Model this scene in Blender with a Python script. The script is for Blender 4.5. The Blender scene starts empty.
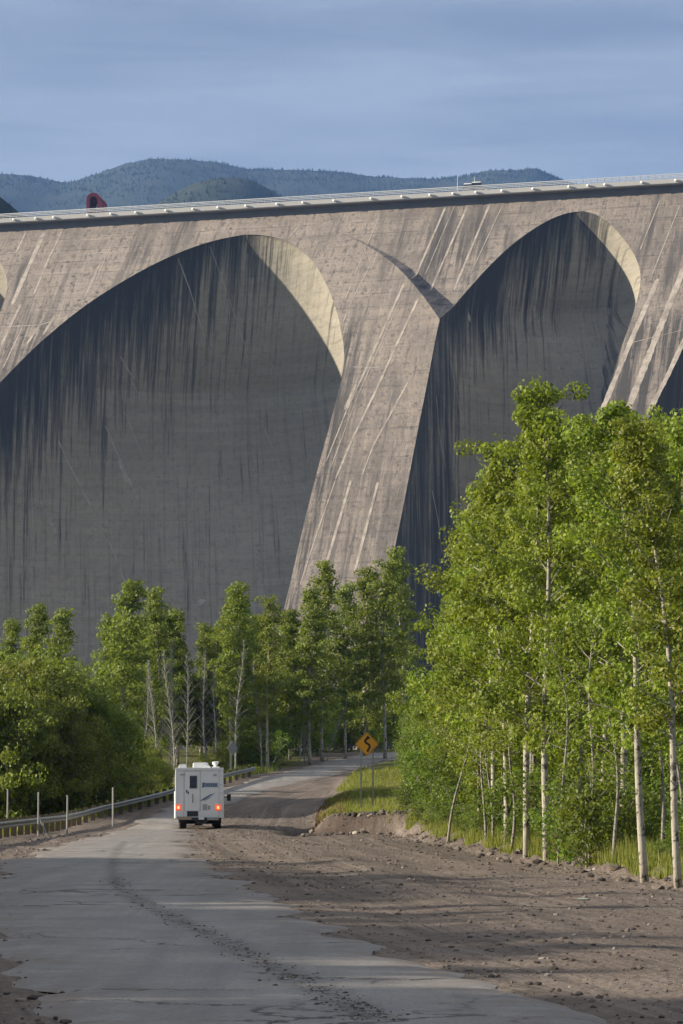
import bpy, bmesh, math, random
import numpy as np
from math import radians, sin, cos, tan, pi, sqrt, atan2
from mathutils import Vector, Matrix
from mathutils.bvhtree import BVHTree
from mathutils.geometry import delaunay_2d_cdt

random.seed(7); RNG = np.random.default_rng(7)
scene = bpy.context.scene
COL = scene.collection

# ------------------------------------------------------------------ camera
F = 3000.0; CX, CY = 341.5, 512.0; CAMH = 2.2
PITCH = math.atan((780 - 512) / F)
cam_d = bpy.data.cameras.new('camera'); cam = bpy.data.objects.new('camera', cam_d); COL.objects.link(cam)
cam_d.sensor_fit = 'AUTO'; cam_d.sensor_width = 36; cam_d.lens = F / 1024 * 36
cam_d.clip_start = 0.5; cam_d.clip_end = 60000
cam.location = (0, 0, CAMH); cam.rotation_euler = (pi / 2 + PITCH, 0, 0)
scene.camera = cam
EYE = np.array([0, 0, CAMH])
def ray(px, py):
    x = (px - CX) / F; y = (CY - py) / F
    return np.array([x, cos(PITCH) - y * sin(PITCH), sin(PITCH) + y * cos(PITCH)])
def at(px, py, Y):                       # world point of a pixel at a given distance
    d = ray(px, py); return EYE + d * (Y / d[1])

# ------------------------------------------------------------------ light
SUN = Vector((-0.95, -0.045, 0.31)).normalized()
sd = bpy.data.lights.new('sun', 'SUN'); so = bpy.data.objects.new('sun', sd); COL.objects.link(so)
sd.energy = 5.0; sd.angle = radians(0.9); sd.color = (1.0, 0.89, 0.72)
so.rotation_euler = (-SUN).to_track_quat('-Z', 'Y').to_euler(); so.location = (-300, -100, 200)

# ------------------------------------------------------------------ helpers
def tag(o, label=None, cat=None, group=None, kind=None):
    if label: o['label'] = label
    if cat: o['category'] = cat
    if group: o['group'] = group
    if kind: o['kind'] = kind
    return o
def empty(name, loc, rz=0, label=None, cat=None, group=None):
    o = bpy.data.objects.new(name, None); COL.objects.link(o); o.location = [float(c) for c in loc]; o.rotation_euler = (0, 0, rz)
    o.empty_display_size = .2
    return tag(o, label, cat, group)
def link(name, me, parent=None):
    o = bpy.data.objects.new(name, me); COL.objects.link(o)
    if parent is not None: o.parent = parent
    return o
def np_mesh(name, verts, faces, mat, smooth=False, mats=None, mat_idx=None):
    """faces: int array (n,k)"""
    me = bpy.data.meshes.new(name)
    verts = np.asarray(verts, np.float32); faces = np.asarray(faces, np.int32)
    n, k = faces.shape
    me.vertices.add(len(verts)); me.vertices.foreach_set('co', verts.ravel())
    me.loops.add(n * k); me.loops.foreach_set('vertex_index', faces.ravel())
    me.polygons.add(n); me.polygons.foreach_set('loop_start', np.arange(0, n * k, k, dtype=np.int32))
    if smooth: me.polygons.foreach_set('use_smooth', np.ones(n, bool))
    else: me.polygons.foreach_set('use_smooth', np.zeros(n, bool))
    for m in (mats or [mat]): me.materials.append(m)
    if mat_idx is not None: me.polygons.foreach_set('material_index', np.asarray(mat_idx, np.int32))
    me.update(calc_edges=True); me.validate()
    return me
def fattr(me, name, vals, domain='POINT'):
    a = me.attributes.new(name, 'FLOAT', domain); a.data.foreach_set('value', np.asarray(vals, np.float32))
class MB:
    """collects boxes, tubes, prisms into one mesh"""
    def __init__(s): s.v = []; s.f = []; s.m = []; s.cur = 0
    def add(s, vs, fs):
        b = len(s.v); s.v += [tuple(map(float, p)) for p in vs]; s.f += [tuple(i + b for i in f) for f in fs]; s.m += [s.cur] * len(fs)
    def box(s, c, d, rot=None, taper=1.0):
        x, y, z = d[0] / 2, d[1] / 2, d[2] / 2
        P = [Vector((sx * x * (taper if sz > 0 else 1), sy * y * (taper if sz > 0 else 1), sz * z)) for sz in (-1, 1) for sy in (-1, 1) for sx in (-1, 1)]
        if rot is not None: P = [rot @ p for p in P]
        c = Vector(c)
        s.add([p + c for p in P], [(0, 2, 3, 1), (4, 5, 7, 6), (0, 1, 5, 4), (2, 6, 7, 3), (0, 4, 6, 2), (1, 3, 7, 5)])
    def tube(s, pts, rads, n=8, cap=True):
        pts = [Vector(p) for p in pts]
        if not hasattr(rads, '__len__'): rads = [rads] * len(pts)
        vs = []; fs = []
        up = None
        for i, p in enumerate(pts):
            t = (pts[min(i + 1, len(pts) - 1)] - pts[max(i - 1, 0)]).normalized()
            if up is None: up = Vector((1, 0, 0)) if abs(t.x) < .8 else Vector((0, 1, 0))
            a = (up - t * up.dot(t)).normalized(); b = t.cross(a); up = a
            for k in range(n):
                an = 2 * pi * k / n; vs.append(p + (a * cos(an) + b * sin(an)) * rads[i])
        for i in range(len(pts) - 1):
            for k in range(n):
                k2 = (k + 1) % n; fs.append((i * n + k, i * n + k2, (i + 1) * n + k2, (i + 1) * n + k))
        if cap: fs.append(tuple(range(n))[::-1]); fs.append(tuple(range((len(pts) - 1) * n, len(pts) * n)))
        s.add(vs, fs)
    def prism(s, poly, axis, d0, d1):
        """poly of 2-D points extruded along axis 'x' or 'y'"""
        n = len(poly)
        def mk(p, d): return (d, p[0], p[1]) if axis == 'x' else ((p[0], d, p[1]) if axis == 'y' else (p[0], p[1], d))
        s.add([mk(p, d0) for p in poly] + [mk(p, d1) for p in poly],
              [tuple(range(n))[::-1], tuple(range(n, 2 * n))] + [(i, (i + 1) % n, n + (i + 1) % n, n + i) for i in range(n)])
    def build(s, name, mat, parent=None, smooth=False, bevel=0, mats=None):
        me = bpy.data.meshes.new(name); me.from_pydata(s.v, [], s.f)
        for m in (mats or [mat]): me.materials.append(m)
        me.polygons.foreach_set('material_index', np.array(s.m, np.int32))
        bm = bmesh.new(); bm.from_mesh(me); bmesh.ops.recalc_face_normals(bm, faces=bm.faces)
        if bevel: bmesh.ops.bevel(bm, geom=bm.edges[:], offset=bevel, segments=2, affect='EDGES', profile=.6)
        bm.to_mesh(me); bm.free()
        if smooth: me.polygons.foreach_set('use_smooth', np.ones(len(me.polygons), bool))
        return link(name, me, parent)
def copy_tree(o, parent=None):
    c = o.copy(); COL.objects.link(c)
    if parent is not None: c.parent = parent
    for ch in list(o.children): copy_tree(ch, c)
    return c

# ---- node helpers
def newmat(name):
    m = bpy.data.materials.new(name); m.use_nodes = True; nt = m.node_tree
    return m, nt, nt.nodes['Principled BSDF']
def N(nt, typ, **kw):
    n = nt.nodes.new(typ)
    for k, v in kw.items():
        if k.startswith('i_'):
            n.inputs[int(k[2:]) if k[2:].isdigit() else k[2:].replace('_', ' ')].default_value = v
        else: setattr(n, k, v)
    return n
def L(nt, a, b): nt.links.new(a, b)
def ramp(nt, fac, stops, interp='LINEAR'):
    r = nt.nodes.new('ShaderNodeValToRGB'); r.color_ramp.interpolation = interp
    e = r.color_ramp.elements
    while len(e) < len(stops): e.new(.5)
    for i, (p, c) in enumerate(stops):
        e[i].position = p; e[i].color = (c, c, c, 1) if not hasattr(c, '__len__') else (*c, 1)
    if fac is not None: L(nt, fac, r.inputs[0])
    return r.outputs[0]
def math_(nt, op, a, b=None, clamp=False):
    n = nt.nodes.new('ShaderNodeMath'); n.operation = op; n.use_clamp = clamp
    for i, x in enumerate((a, b)):
        if x is None: continue
        if isinstance(x, (int, float)): n.inputs[i].default_value = x
        else: L(nt, x, n.inputs[i])
    return n.outputs[0]
def mix(nt, fac, a, b, mode='MIX'):
    n = nt.nodes.new('ShaderNodeMix'); n.data_type = 'RGBA'; n.blend_type = mode
    for idx, x in ((0, fac), (6, a), (7, b)):
        if hasattr(x, 'is_output') or not isinstance(x, (int, float, tuple)): L(nt, x, n.inputs[idx])
        elif idx == 0: n.inputs[0].default_value = x
        else: n.inputs[idx].default_value = (*x, 1) if isinstance(x, tuple) else (x, x, x, 1)
    return n.outputs[2]
def noise(nt, vec, scale=1., detail=4, rough=.55, dist=0.):
    n = nt.nodes.new('ShaderNodeTexNoise'); n.inputs['Scale'].default_value = scale
    n.inputs['Detail'].default_value = detail; n.inputs['Roughness'].default_value = rough; n.inputs['Distortion'].default_value = dist
    if vec is not None: L(nt, vec, n.inputs['Vector'])
    return n.outputs[0]
def attr(nt, name): return N(nt, 'ShaderNodeAttribute', attribute_name=name).outputs['Fac']
def comb(nt, x, y, z=0.):
    c = nt.nodes.new('ShaderNodeCombineXYZ')
    for i, q in enumerate((x, y, z)):
        if isinstance(q, (int, float)): c.inputs[i].default_value = q
        else: L(nt, q, c.inputs[i])
    return c.outputs[0]
def bump(nt, h, strength, dist, bsdf):
    b = nt.nodes.new('ShaderNodeBump'); b.inputs['Strength'].default_value = strength; b.inputs['Distance'].default_value = dist
    L(nt, h, b.inputs['Height']); L(nt, b.outputs[0], bsdf.inputs['Normal'])
def objco(nt): return nt.nodes.new('ShaderNodeTexCoord').outputs['Object']
def simple(name, col, rough=.6, metal=0., var=.12, scale=6., emit=None, es=0):
    m, nt, b = newmat(name)
    f = noise(nt, objco(nt), scale, 5, .6)
    c = mix(nt, f, tuple(x * (1 - var) for x in col), tuple(min(1, x * (1 + var)) for x in col))
    L(nt, c, b.inputs['Base Color']); b.inputs['Roughness'].default_value = rough; b.inputs['Metallic'].default_value = metal
    if emit: b.inputs['Emission Color'].default_value = (*emit, 1); b.inputs['Emission Strength'].default_value = es
    return m

# ------------------------------------------------------------------ world
w = bpy.data.worlds.new('World'); scene.world = w; w.use_nodes = True; nt = w.node_tree
bg = nt.nodes['Background']; bg.inputs['Strength'].default_value = 0.055
sky = N(nt, 'ShaderNodeTexSky', sky_type='NISHITA', sun_disc=False)
sky.sun_elevation = math.asin(SUN.z); sky.sun_rotation = atan2(SUN.x, SUN.y); sky.altitude = 300; sky.air_density = 1.2; sky.dust_density = 1.
tc = nt.nodes.new('ShaderNodeTexCoord').outputs['Generated']
mp = N(nt, 'ShaderNodeMapping'); mp.inputs['Scale'].default_value = (1.6, 1.6, 14); L(nt, tc, mp.inputs[0])
c1 = noise(nt, mp.outputs[0], 2.2, 6, .55, .4)
mp2 = N(nt, 'ShaderNodeMapping'); mp2.inputs['Scale'].default_value = (4, 4, 40); mp2.inputs['Location'].default_value = (3, 1, 0); L(nt, tc, mp2.inputs[0])
c2 = noise(nt, mp2.outputs[0], 2.0, 5, .6, .6)
cf = math_(nt, 'ADD', math_(nt, 'MULTIPLY', c1, .7), math_(nt, 'MULTIPLY', c2, .3))
SKY_A = (1.8, 2.25, 3.2); SKY_B = (3.5, 3.95, 4.8)
ccol = mix(nt, ramp(nt, cf, [(.40, 0.), (.60, 1.)]), SKY_A, SKY_B)
sep = nt.nodes.new('ShaderNodeSeparateXYZ'); L(nt, tc, sep.inputs[0])
hz = ramp(nt, sep.outputs[2], [(.0, 1.), (.15, .8), (.205, .35), (.25, .25), (.4, .3), (1., .4)])
ccol = mix(nt, math_(nt, 'MULTIPLY', hz, .55), ccol, (4.5, 5.3, 6.5))
ccol = mix(nt, ramp(nt, sep.outputs[2], [(.24, 0.), (.5, 1.)]), ccol, (5.2, 5.3, 5.4))
out = mix(nt, .88, sky.outputs[0], ccol)
L(nt, out, bg.inputs['Color'])

# ------------------------------------------------------------------ terrain height
def smooth(t): t = np.clip(t, 0, 1); return t * t * (3 - 2 * t)
GRY = [20, 60, 90, 110, 145, 161, 187, 200, 215]
GRX = [-6.6, -10.2, -12.4, -12.7, -12.1, -9.7, -6.9, -4.8, -1.0]
XBY = [15, 27, 45, 60, 84, 100, 114, 118.5, 121.5, 150, 185, 205, 235, 270]
XBX = [11, 9.6, 7.9, 6.9, 4.6, 3.6, 2.6, 2.0, -1.2, -1.35, -.1, 1.2, 4.0, 12]
def g(x, y):
    x = np.asarray(x, float); y = np.asarray(y, float)
    rise = np.interp(y, [0, 134, 142, 150, 230, 262, 300, 420, 700, 860, 1000], [0, 0, .1, .38, 3.95, 4.8, 4.6, -3, -12, -14, -14])
    z = rise
    dl = np.interp(y, GRY, GRX) - 1.2 - x
    z = z - np.minimum(.33 * np.maximum(dl, 0), 4.5) * (1 - smooth((y - 175) / 40)) * (.12 + .88 * smooth((y - 88) / 30))
    db = x - np.interp(y, XBY, XBX)
    amp = np.interp(y, [100, 114, 119, 130, 160, 220], [.3, .42, .75, .7, .45, .2])
    wd = np.interp(y, [100, 114, 119, 128, 150], [.9, .8, .5, 1.2, 1.4])
    z = z + amp * smooth(db / wd) + .065 * np.clip(db - .5, 0, 14) * (1 - smooth((y - 260) / 60))
    return z
def gn(px, py, dz=0.):                  # ground point under a pixel
    d = ray(px, py); lo = 12.
    ts = np.concatenate([np.arange(12, 330, .25)])
    P = EYE[None] + d[None] * (ts / d[1])[:, None]
    h = P[:, 2] - g(P[:, 0], P[:, 1]) - dz
    i = np.argmax(h < 0)
    if h[i] >= 0: i = len(ts) - 1
    return P[i]
# road edges in the ground plane
roadL_px = [(45, 1024), (12, 985), (-6, 950), (-20, 915), (-14, 885), (4, 864), (60, 846), (108, 833), (150, 815), (178, 804), (232, 785), (300, 769), (372, 753)]
roadR_px = [(645, 1024), (480, 976), (340, 932), (250, 892), (202, 862), (184, 840), (188, 826), (210, 807), (255, 793), (310, 779.5), (372, 766)]
RL = np.array([gn(*p)[:2] for p in roadL_px]); RR = np.array([gn(*p)[:2] for p in roadR_px])
def ext(R, x0, y0, x1, y1): return np.vstack([[x0, y0], R[np.argsort(R[:, 1])], [x1, y1]])
RL = ext(RL, -2.0, 8, 14, 268); RR = ext(RR, 3.6, 8, 20, 258)
def rl(y): return np.interp(y, RL[:, 1], RL[:, 0])
def rr(y): return np.interp(y, RR[:, 1], RR[:, 0])
def vnoise(x, y, seed=0):               # cheap smooth value noise
    xi = np.floor(x).astype(int); yi = np.floor(y).astype(int); fx = x - xi; fy = y - yi
    fx = fx * fx * (3 - 2 * fx); fy = fy * fy * (3 - 2 * fy)
    def h(a, b):
        n = (a * 374761393 + b * 668265263 + seed * 982451653) & 0x7fffffff
        n = ((n ^ (n >> 13)) * 1274126177) & 0x7fffffff
        return (n & 0xffff) / 65535.
    return (h(xi, yi) * (1 - fx) + h(xi + 1, yi) * fx) * (1 - fy) + (h(xi, yi + 1) * (1 - fx) + h(xi + 1, yi + 1) * fx) * fy
def gfull(x, y):                        # terrain as built, with bumps
    z = g(x, y)
    db = x - np.interp(y, XBY, XBX)
    off = np.maximum(rl(y) - x, x - rr(y))
    k = smooth((off - .1) / .8)
    b = (vnoise(x * .9, y * .9, 1) - .5) * .045 + (vnoise(x * 2.6, y * 2.6, 2) - .5) * .025
    ruts = .03 * np.sin(x * 1.9 + y * .16 + 3 * vnoise(x * .2, y * .1, 5))
    z = z + k * (b + ruts * (db < 0))
    z = z - .45 * np.exp(-((x + 1.75 - (y - 134) * .01) / .75) ** 2 - ((y - 133) / 8.) ** 2)
    lump = np.exp(-((db - .3) / .7) ** 2) * (vnoise(x * 1.3, y * 1.3, 3) ** 2) * .28
    clod = np.exp(-((db - .5) / .9) ** 2) * (vnoise(x * 3.1, y * 3.1, 4) - .45) * .22 * ((y > 112) & (y < 132))
    z = z + lump + clod
    z = z - .06 * smooth((-off - .15) / .3) * (y < 262)
    return z

# ------------------------------------------------------------------ ground
def axis(pts):
    out = []
    for a, b, st in pts: out += list(np.arange(a, b, st))
    return np.array(out)
geo = lambda a, b, k: list(np.geomspace(a, b, k))
xs = np.array(sorted([-v for v in geo(17, 9000, 34)] + list(np.arange(-16.5, 14.4, .3)) + geo(15, 9000, 36)))
ys = np.array(list(np.arange(-60, 22, 4)) + list(np.arange(22, 112, .4)) + list(np.arange(112, 132, .22)) + list(np.arange(132, 164, .5)) + list(np.arange(164, 300, 2)) + geo(301, 9500, 40))
X, Y = np.meshgrid(xs, ys)
Z = gfull(X, Y)
nx, ny = len(xs), len(ys)
idx = np.arange(nx * ny).reshape(ny, nx)
faces = np.stack([idx[:-1, :-1], idx[:-1, 1:], idx[1:, 1:], idx[1:, :-1]], -1).reshape(-1, 4)
DB = X - np.interp(Y, XBY, XBX)
grassm = smooth((DB - .25 - .6 * vnoise(X * .7, Y * .7, 8)) / .7)
front = np.exp(-((Y - 120.5) / 1.6) ** 2) * (X < 3.2) * (X > -2.0)
grassm = grassm * (1 - front)
grassm = np.where(Y > 122, smooth((DB - .2) / .9), grassm) * 1.
DL = np.interp(Y, GRY, GRX) - X
grassm = np.maximum(grassm, smooth((DL - 1.0) / 1.5))
far = smooth((Y - 268) / 10); grassm = np.maximum(grassm, far)
# forest floor behind the far side of the road
grassm = np.maximum(grassm, smooth((rl(Y) - 3.0 - X) / 1.0) * (Y > 185))
hollow = np.exp(-((X + 1.75 - (Y - 134) * .01) / .85) ** 2 - ((Y - 133) / 8.) ** 2); dirtshadem = np.maximum(np.maximum(front, np.clip(hollow * 1.4, 0, 1)), .85 * smooth((rl(Y) - .1 - X) / .8) * (Y < 70) * (X > -12) * smooth((vnoise(X * .5, Y * .3, 55) - .2) / .3))

gm, nt, b = newmat('gravel_ground')
oc = objco(nt)
n1 = noise(nt, oc, .35, 5, .6, .3); n2 = noise(nt, oc, 2.2, 5, .7); n3 = noise(nt, oc, 16, 4, .75)
mpp = N(nt, 'ShaderNodeMapping'); mpp.inputs['Scale'].default_value = (2.0, .10, 1); mpp.inputs['Rotation'].default_value = (0, 0, .12); L(nt, oc, mpp.inputs[0])
n4 = noise(nt, comb(nt, math_(nt, 'MULTIPLY', attr(nt, 'track'), 1.5), math_(nt, 'MULTIPLY', attr(nt, 'gy'), .035), 0.), 1., 5, .65, .35)
gcol = mix(nt, ramp(nt, n1, [(.35, 0.), (.65, 1.)]), (.142, .112, .09), (.24, .193, .157))
gcol = mix(nt, ramp(nt, n4, [(.46, 0.), (.60, .85)]), gcol, (.095, .077, .064))
n6 = noise(nt, comb(nt, math_(nt, 'MULTIPLY', attr(nt, 'track'), 4.5), math_(nt, 'MULTIPLY', attr(nt, 'gy'), .05), 4.), 1., 4, .65, .2)
gcol = mix(nt, ramp(nt, n6, [(.52, 0.), (.64, .6)]), gcol, (.09, .075, .064)); gcol = mix(nt, ramp(nt, n6, [(.34, .55), (.44, 0.)]), gcol, (.32, .275, .235))
gcol = mix(nt, ramp(nt, n2, [(.42, 0.), (.7, .6)]), gcol, (.27, .21, .165))
gcol = mix(nt, ramp(nt, n3, [(.3, .75), (.5, 0.), (.52, 0.), (.72, .7)]), gcol, (.07, .06, .055))
vo = N(nt, 'ShaderNodeTexVoronoi'); vo.inputs['Scale'].default_value = 9; L(nt, oc, vo.inputs['Vector'])
gcol = mix(nt, ramp(nt, vo.outputs['Distance'], [(.12, .55), (.3, 0.)]), gcol, (.34, .29, .25))
grc = mix(nt, ramp(nt, n2, [(.35, 0.), (.65, 1.)]), (.075, .085, .02), (.14, .15, .03))
grc = mix(nt, ramp(nt, n1, [(.45, 0.), (.7, .8)]), grc, (.12, .085, .045))
col = mix(nt, attr(nt, 'grass'), gcol, grc)
dc = mix(nt, n2, (.04, .031, .026), (.12, .09, .07))  # soil colour, deepened to carry the shade of bank overhang and hollow
col = mix(nt, attr(nt, 'dirt'), col, dc)
L(nt, col, b.inputs['Base Color']); b.inputs['Roughness'].default_value = .95; b.inputs['Specular IOR Level'].default_value = .2
hh = math_(nt, 'ADD', math_(nt, 'MULTIPLY', n2, .8), math_(nt, 'ADD', math_(nt, 'MULTIPLY', n3, .5), math_(nt, 'MULTIPLY', vo.outputs['Distance'], -.35)))
bump(nt, hh, .9, .08, b)
me = np_mesh('ground', np.stack([X, Y, Z], -1).reshape(-1, 3), faces, gm, smooth=True)
fattr(me, 'grass', grassm.ravel()); fattr(me, 'track', (X - rr(Y)).ravel()); fattr(me, 'gy', Y.ravel()); fattr(me, 'dirt', dirtshadem.ravel())
tag(link('ground', me), kind='structure')

# ------------------------------------------------------------------ road
am, nt, b = newmat('worn_asphalt')
oc = objco(nt)
n1 = noise(nt, oc, .5, 5, .6, .2); n2 = noise(nt, oc, 40, 3, .8); n3 = noise(nt, oc, 3, 5, .7)
mpp = N(nt, 'ShaderNodeMapping'); mpp.inputs['Scale'].default_value = (1.5, .05, 1); L(nt, oc, mpp.inputs[0])
n4 = noise(nt, mpp.outputs[0], 1.2, 4, .6, .3)
c = mix(nt, ramp(nt, n1, [(.35, 0.), (.65, 1.)]), (.27, .258, .245), (.37, .352, .33))
c = mix(nt, ramp(nt, n4, [(.4, 0.), (.65, .55)]), c, (.20, .192, .185))
c = mix(nt, ramp(nt, n3, [(.5, 0.), (.75, .45)]), c, (.40, .36, .31))
c = mix(nt, ramp(nt, n2, [(.36, .8), (.48, 0.), (.54, 0.), (.66, .6)]), c, (.15, .142, .135))
n5 = noise(nt, oc, 9, 6, .8); c = mix(nt, ramp(nt, n5, [(.36, .75), (.48, 0.), (.54, 0.), (.66, .6)]), c, (.16, .152, .144))
c = mix(nt, ramp(nt, noise(nt, oc, 13, 5, .8), [(.58, 0.), (.70, .7)]), c, (.48, .455, .42))
wob = noise(nt, oc, 1.1, 4, .6)
vadd = N(nt, 'ShaderNodeVectorMath', operation='ADD'); L(nt, oc, vadd.inputs[0])
L(nt, comb(nt, math_(nt, 'MULTIPLY', wob, 1.6), math_(nt, 'MULTIPLY', n3, 1.2), 0.), vadd.inputs[1])
vo = N(nt, 'ShaderNodeTexVoronoi', feature='DISTANCE_TO_EDGE'); vo.inputs['Scale'].default_value = .42; L(nt, vadd.outputs[0], vo.inputs['Vector'])
crk = ramp(nt, vo.outputs['Distance'], [(.0, 1.), (.009, .9), (.02, 0.)])
crk = math_(nt, 'MULTIPLY', crk, ramp(nt, noise(nt, oc, .23, 3, .5), [(.48, 0.), (.6, 1.)]))
c = mix(nt, math_(nt, 'MULTIPLY', crk, .85), c, (.03, .028, .026))
sm = attr(nt, 'seam')                      # the broken joint running down the lane
sn = math_(nt, 'MULTIPLY', sm, ramp(nt, noise(nt, oc, 4.5, 5, .75), [(.40, 0.), (.62, .85)]))
c = mix(nt, sn, c, (.075, .068, .062))
ed = attr(nt, 'edge')
dn = math_(nt, 'MULTIPLY', ed, ramp(nt, noise(nt, oc, 1.6, 5, .7), [(.4, 0.), (.6, 1.)]))
c = mix(nt, dn, c, (.22, .18, .15))
L(nt, c, b.inputs['Base Color']); b.inputs['Roughness'].default_value = .85; b.inputs['Specular IOR Level'].default_value = .3
bump(nt, math_(nt, 'SUBTRACT', math_(nt, 'ADD', n2, n3), math_(nt, 'MULTIPLY', math_(nt, 'ADD', crk, sn), 1.5)), .7, .03, b)
yy = np.concatenate([np.arange(8, 150, .28), np.arange(150, 262, .6)])
nc = 30; uu = np.linspace(0, 1, nc)
jl = (vnoise(yy * 1.3, yy * 0, 11) - .5) * .5 + (vnoise(yy * .35, yy * 0, 12) - .5) * .8
jr = (vnoise(yy * 1.3, yy * 0, 13) - .5) * .5 + (vnoise(yy * .35, yy * 0, 14) - .5) * .9
xl = rl(yy) + jl; xr = rr(yy) + jr
XX = xl[:, None] + (xr - xl)[:, None] * uu[None]; YY = np.repeat(yy[:, None], nc, 1)
lift = .03 * np.clip(np.minimum(uu, 1 - uu) * 12, 0, 1)[None] - .02 * (np.minimum(uu, 1 - uu) < .001)[None]
ZZ = g(XX, YY) + lift + .004
idx = np.arange(XX.size).reshape(len(yy), nc)
faces = np.stack([idx[:-1, :-1], idx[:-1, 1:], idx[1:, 1:], idx[1:, :-1]], -1).reshape(-1, 4)
me = np_mesh('road', np.stack([XX, YY, ZZ], -1).reshape(-1, 3), faces, am, smooth=True)
seam_px = [(125, 842), (113, 860), (113, 880), (128, 897), (165, 917), (215, 940), (262, 965), (310, 990), (352, 1010), (378, 1024)]
SE = np.array([gn(*p)[:2] for p in seam_px])
def polydist(P, pts):
    d = np.full(P.shape[0], 1e9)
    for a, bb in zip(pts[:-1], pts[1:]):
        ab = bb - a; t = np.clip(((P - a) @ ab) / (ab @ ab), 0, 1); d = np.minimum(d, np.linalg.norm(P - (a + t[:, None] * ab), axis=1))
    return d
Pxy = np.stack([XX.ravel(), YY.ravel()], -1)
wseam = np.interp(Pxy[:, 1], [20, 45, 80, 110], [.26, .24, .17, .14])
fattr(me, 'seam', np.clip(1.25 - polydist(Pxy, SE) / wseam, 0, 1))
em = np.minimum(XX - xl[:, None], xr[:, None] - XX)
fattr(me, 'edge', np.clip(1 - em / 1.7, 0, 1).ravel())
tag(link('road', me), kind='structure')

# ------------------------------------------------------------------ loose stones
def ico():
    bm = bmesh.new(); bmesh.ops.create_icosphere(bm, subdivisions=1, radius=1)
    v = np.array([p.co[:] for p in bm.verts]); f = np.array([[q.index for q in p.verts] for p in bm.faces]); bm.free(); return v, f
IV, IF = ico()
def stones(P, R, seed):
    r = np.random.default_rng(seed); n = len(P)
    jit = 1 + (r.random((n, len(IV), 1)) - .5) * .6
    sc = np.stack([R * (.8 + .6 * r.random(n)), R * (.8 + .6 * r.random(n)), R * (.5 + .4 * r.random(n))], -1)[:, None]
    V = P[:, None] + IV[None] * jit * sc
    Fc = IF[None] + (np.arange(n) * len(IV))[:, None, None]
    return V.reshape(-1, 3), Fc.reshape(-1, 3), np.repeat(r.random(n), len(IF))
sp, nt, b = newmat('stone')
va = attr(nt, 'var'); c = ramp(nt, va, [(0., (.045, .038, .032)), (.6, (.12, .095, .078)), (.93, (.20, .165, .135)), (1., (.34, .30, .26))])
L(nt, c, b.inputs['Base Color']); b.inputs['Roughness'].default_value = .9
PP = []; RR_ = []
r = np.random.default_rng(3)
# along the broken seam
for k in range(800):
    i = r.integers(2, len(SE) - 1); t = r.random(); p = SE[i] * (1 - t) + SE[i + 1 if i + 1 < len(SE) else i] * t
    p = p + r.normal(0, .16, 2); PP.append([p[0], p[1], g(*p) + .036]); RR_.append(.006 + .02 * r.random() ** 3.5)
ny_ = 8500
yq = 22 + 130 * r.random(ny_) ** 1.5; xq = rr(yq) - .6 + (np.interp(yq, XBY, XBX) - rr(yq) + .8) * r.random(ny_)
PP += list(np.stack([xq, yq, gfull(xq, yq) + .005], -1)); RR_ += list(.009 + .045 * r.random(ny_) ** 5)
yq = 22 + 100 * r.random(1800) ** 1.4; xq = rl(yq) + .5 - 4.5 * r.random(1800) ** 1.3
PP += list(np.stack([xq, yq, np.maximum(gfull(xq, yq), g(xq, yq) - .01) + .01], -1)); RR_ += list(.012 + .04 * r.random(1800) ** 3)
# clods heaped along the cut bank
yq = 55 + 66 * r.random(500); xq = np.interp(yq, XBY, XBX) + r.normal(.0, .3, 500)
PP += list(np.stack([xq, yq, gfull(xq, yq) + .02], -1)); RR_ += list(.02 + .11 * r.random(500) ** 5)
yq = 119.2 + 2.4 * r.random(350); xq = -1.6 + 5 * r.random(350)
PP += list(np.stack([xq, yq, gfull(xq, yq) + .02], -1)); RR_ += list(.015 + .14 * r.random(350) ** 6)
V, Fc, va = stones(np.array(PP), np.array(RR_), 4)
me = np_mesh('gravel', V, Fc, sp); fattr(me, 'var', va, 'FACE'); tag(link('gravel', me), 'loose grey and brown stones scattered over the road and gravel verge', 'gravel', kind='stuff')
# puddle on the verge
pm, nt, b = newmat('puddle_water'); b.inputs['Base Color'].default_value = (.42, .43, .43, 1); b.inputs['Roughness'].default_value = .3
for i, (px, py, rx, ry) in enumerate([(583, 900, .11, .45)]):
    q = gn(px, py); n = 28; a = np.linspace(0, 2 * pi, n, endpoint=False); rad = .75 + .5 * np.array([random.random() for _ in a])
    z0 = float(max(gfull(q[0] + rx * np.cos(a), q[1] + ry * np.sin(a)).max(), gfull(q[0], q[1]))) + .012
    ring = [(q[0] + rx * rad[k] * cos(a[k]), q[1] + ry * rad[k] * sin(a[k]), z0) for k in range(n)]
    mb = MB(); mb.add(ring, [tuple(range(n))]); tag(mb.build('puddle', pm), kind='structure')

# ------------------------------------------------------------------ dam
PSI = radians(17.1); TT = np.array([cos(PSI), -sin(PSI), 0.]); NB = np.array([sin(PSI), cos(PSI), 0.])   # along crest; into the dam
O = at(341.5, 212, 1000.)               # top of the sloping face at the middle of the picture
H0 = O[2]
def Bset(h): h = np.asarray(h, float); return np.where(h > 0, .58 * h + .34 * 55 * (1 - np.exp(-np.maximum(h, 0) / 55)), .9 * h)
def to_az(px, py):
    d = ray(px, py); lo, hi = 500., 1500.
    f = lambda t: ((EYE + d * t - O) @ NB) + Bset(H0 - (EYE + d * t)[2])
    for _ in range(50):
        m = (lo + hi) / 2
        if f(m) > 0: hi = m
        else: lo = m
    p = EYE + d * lo; return np.array([(p - O) @ TT, p[2]])
def face_pt(a, z, q=0., depth=0.):      # point on the face; q proud of it, depth behind it
    a = np.asarray(a, float); z = np.asarray(z, float)
    s = -Bset(H0 - z) - q + depth
    return O[None] * [1, 1, 0] + a.reshape(-1, 1) * TT[None] + s.reshape(-1, 1) * NB[None] + np.array([0, 0, 1.])[None] * z.reshape(-1, 1)
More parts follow.
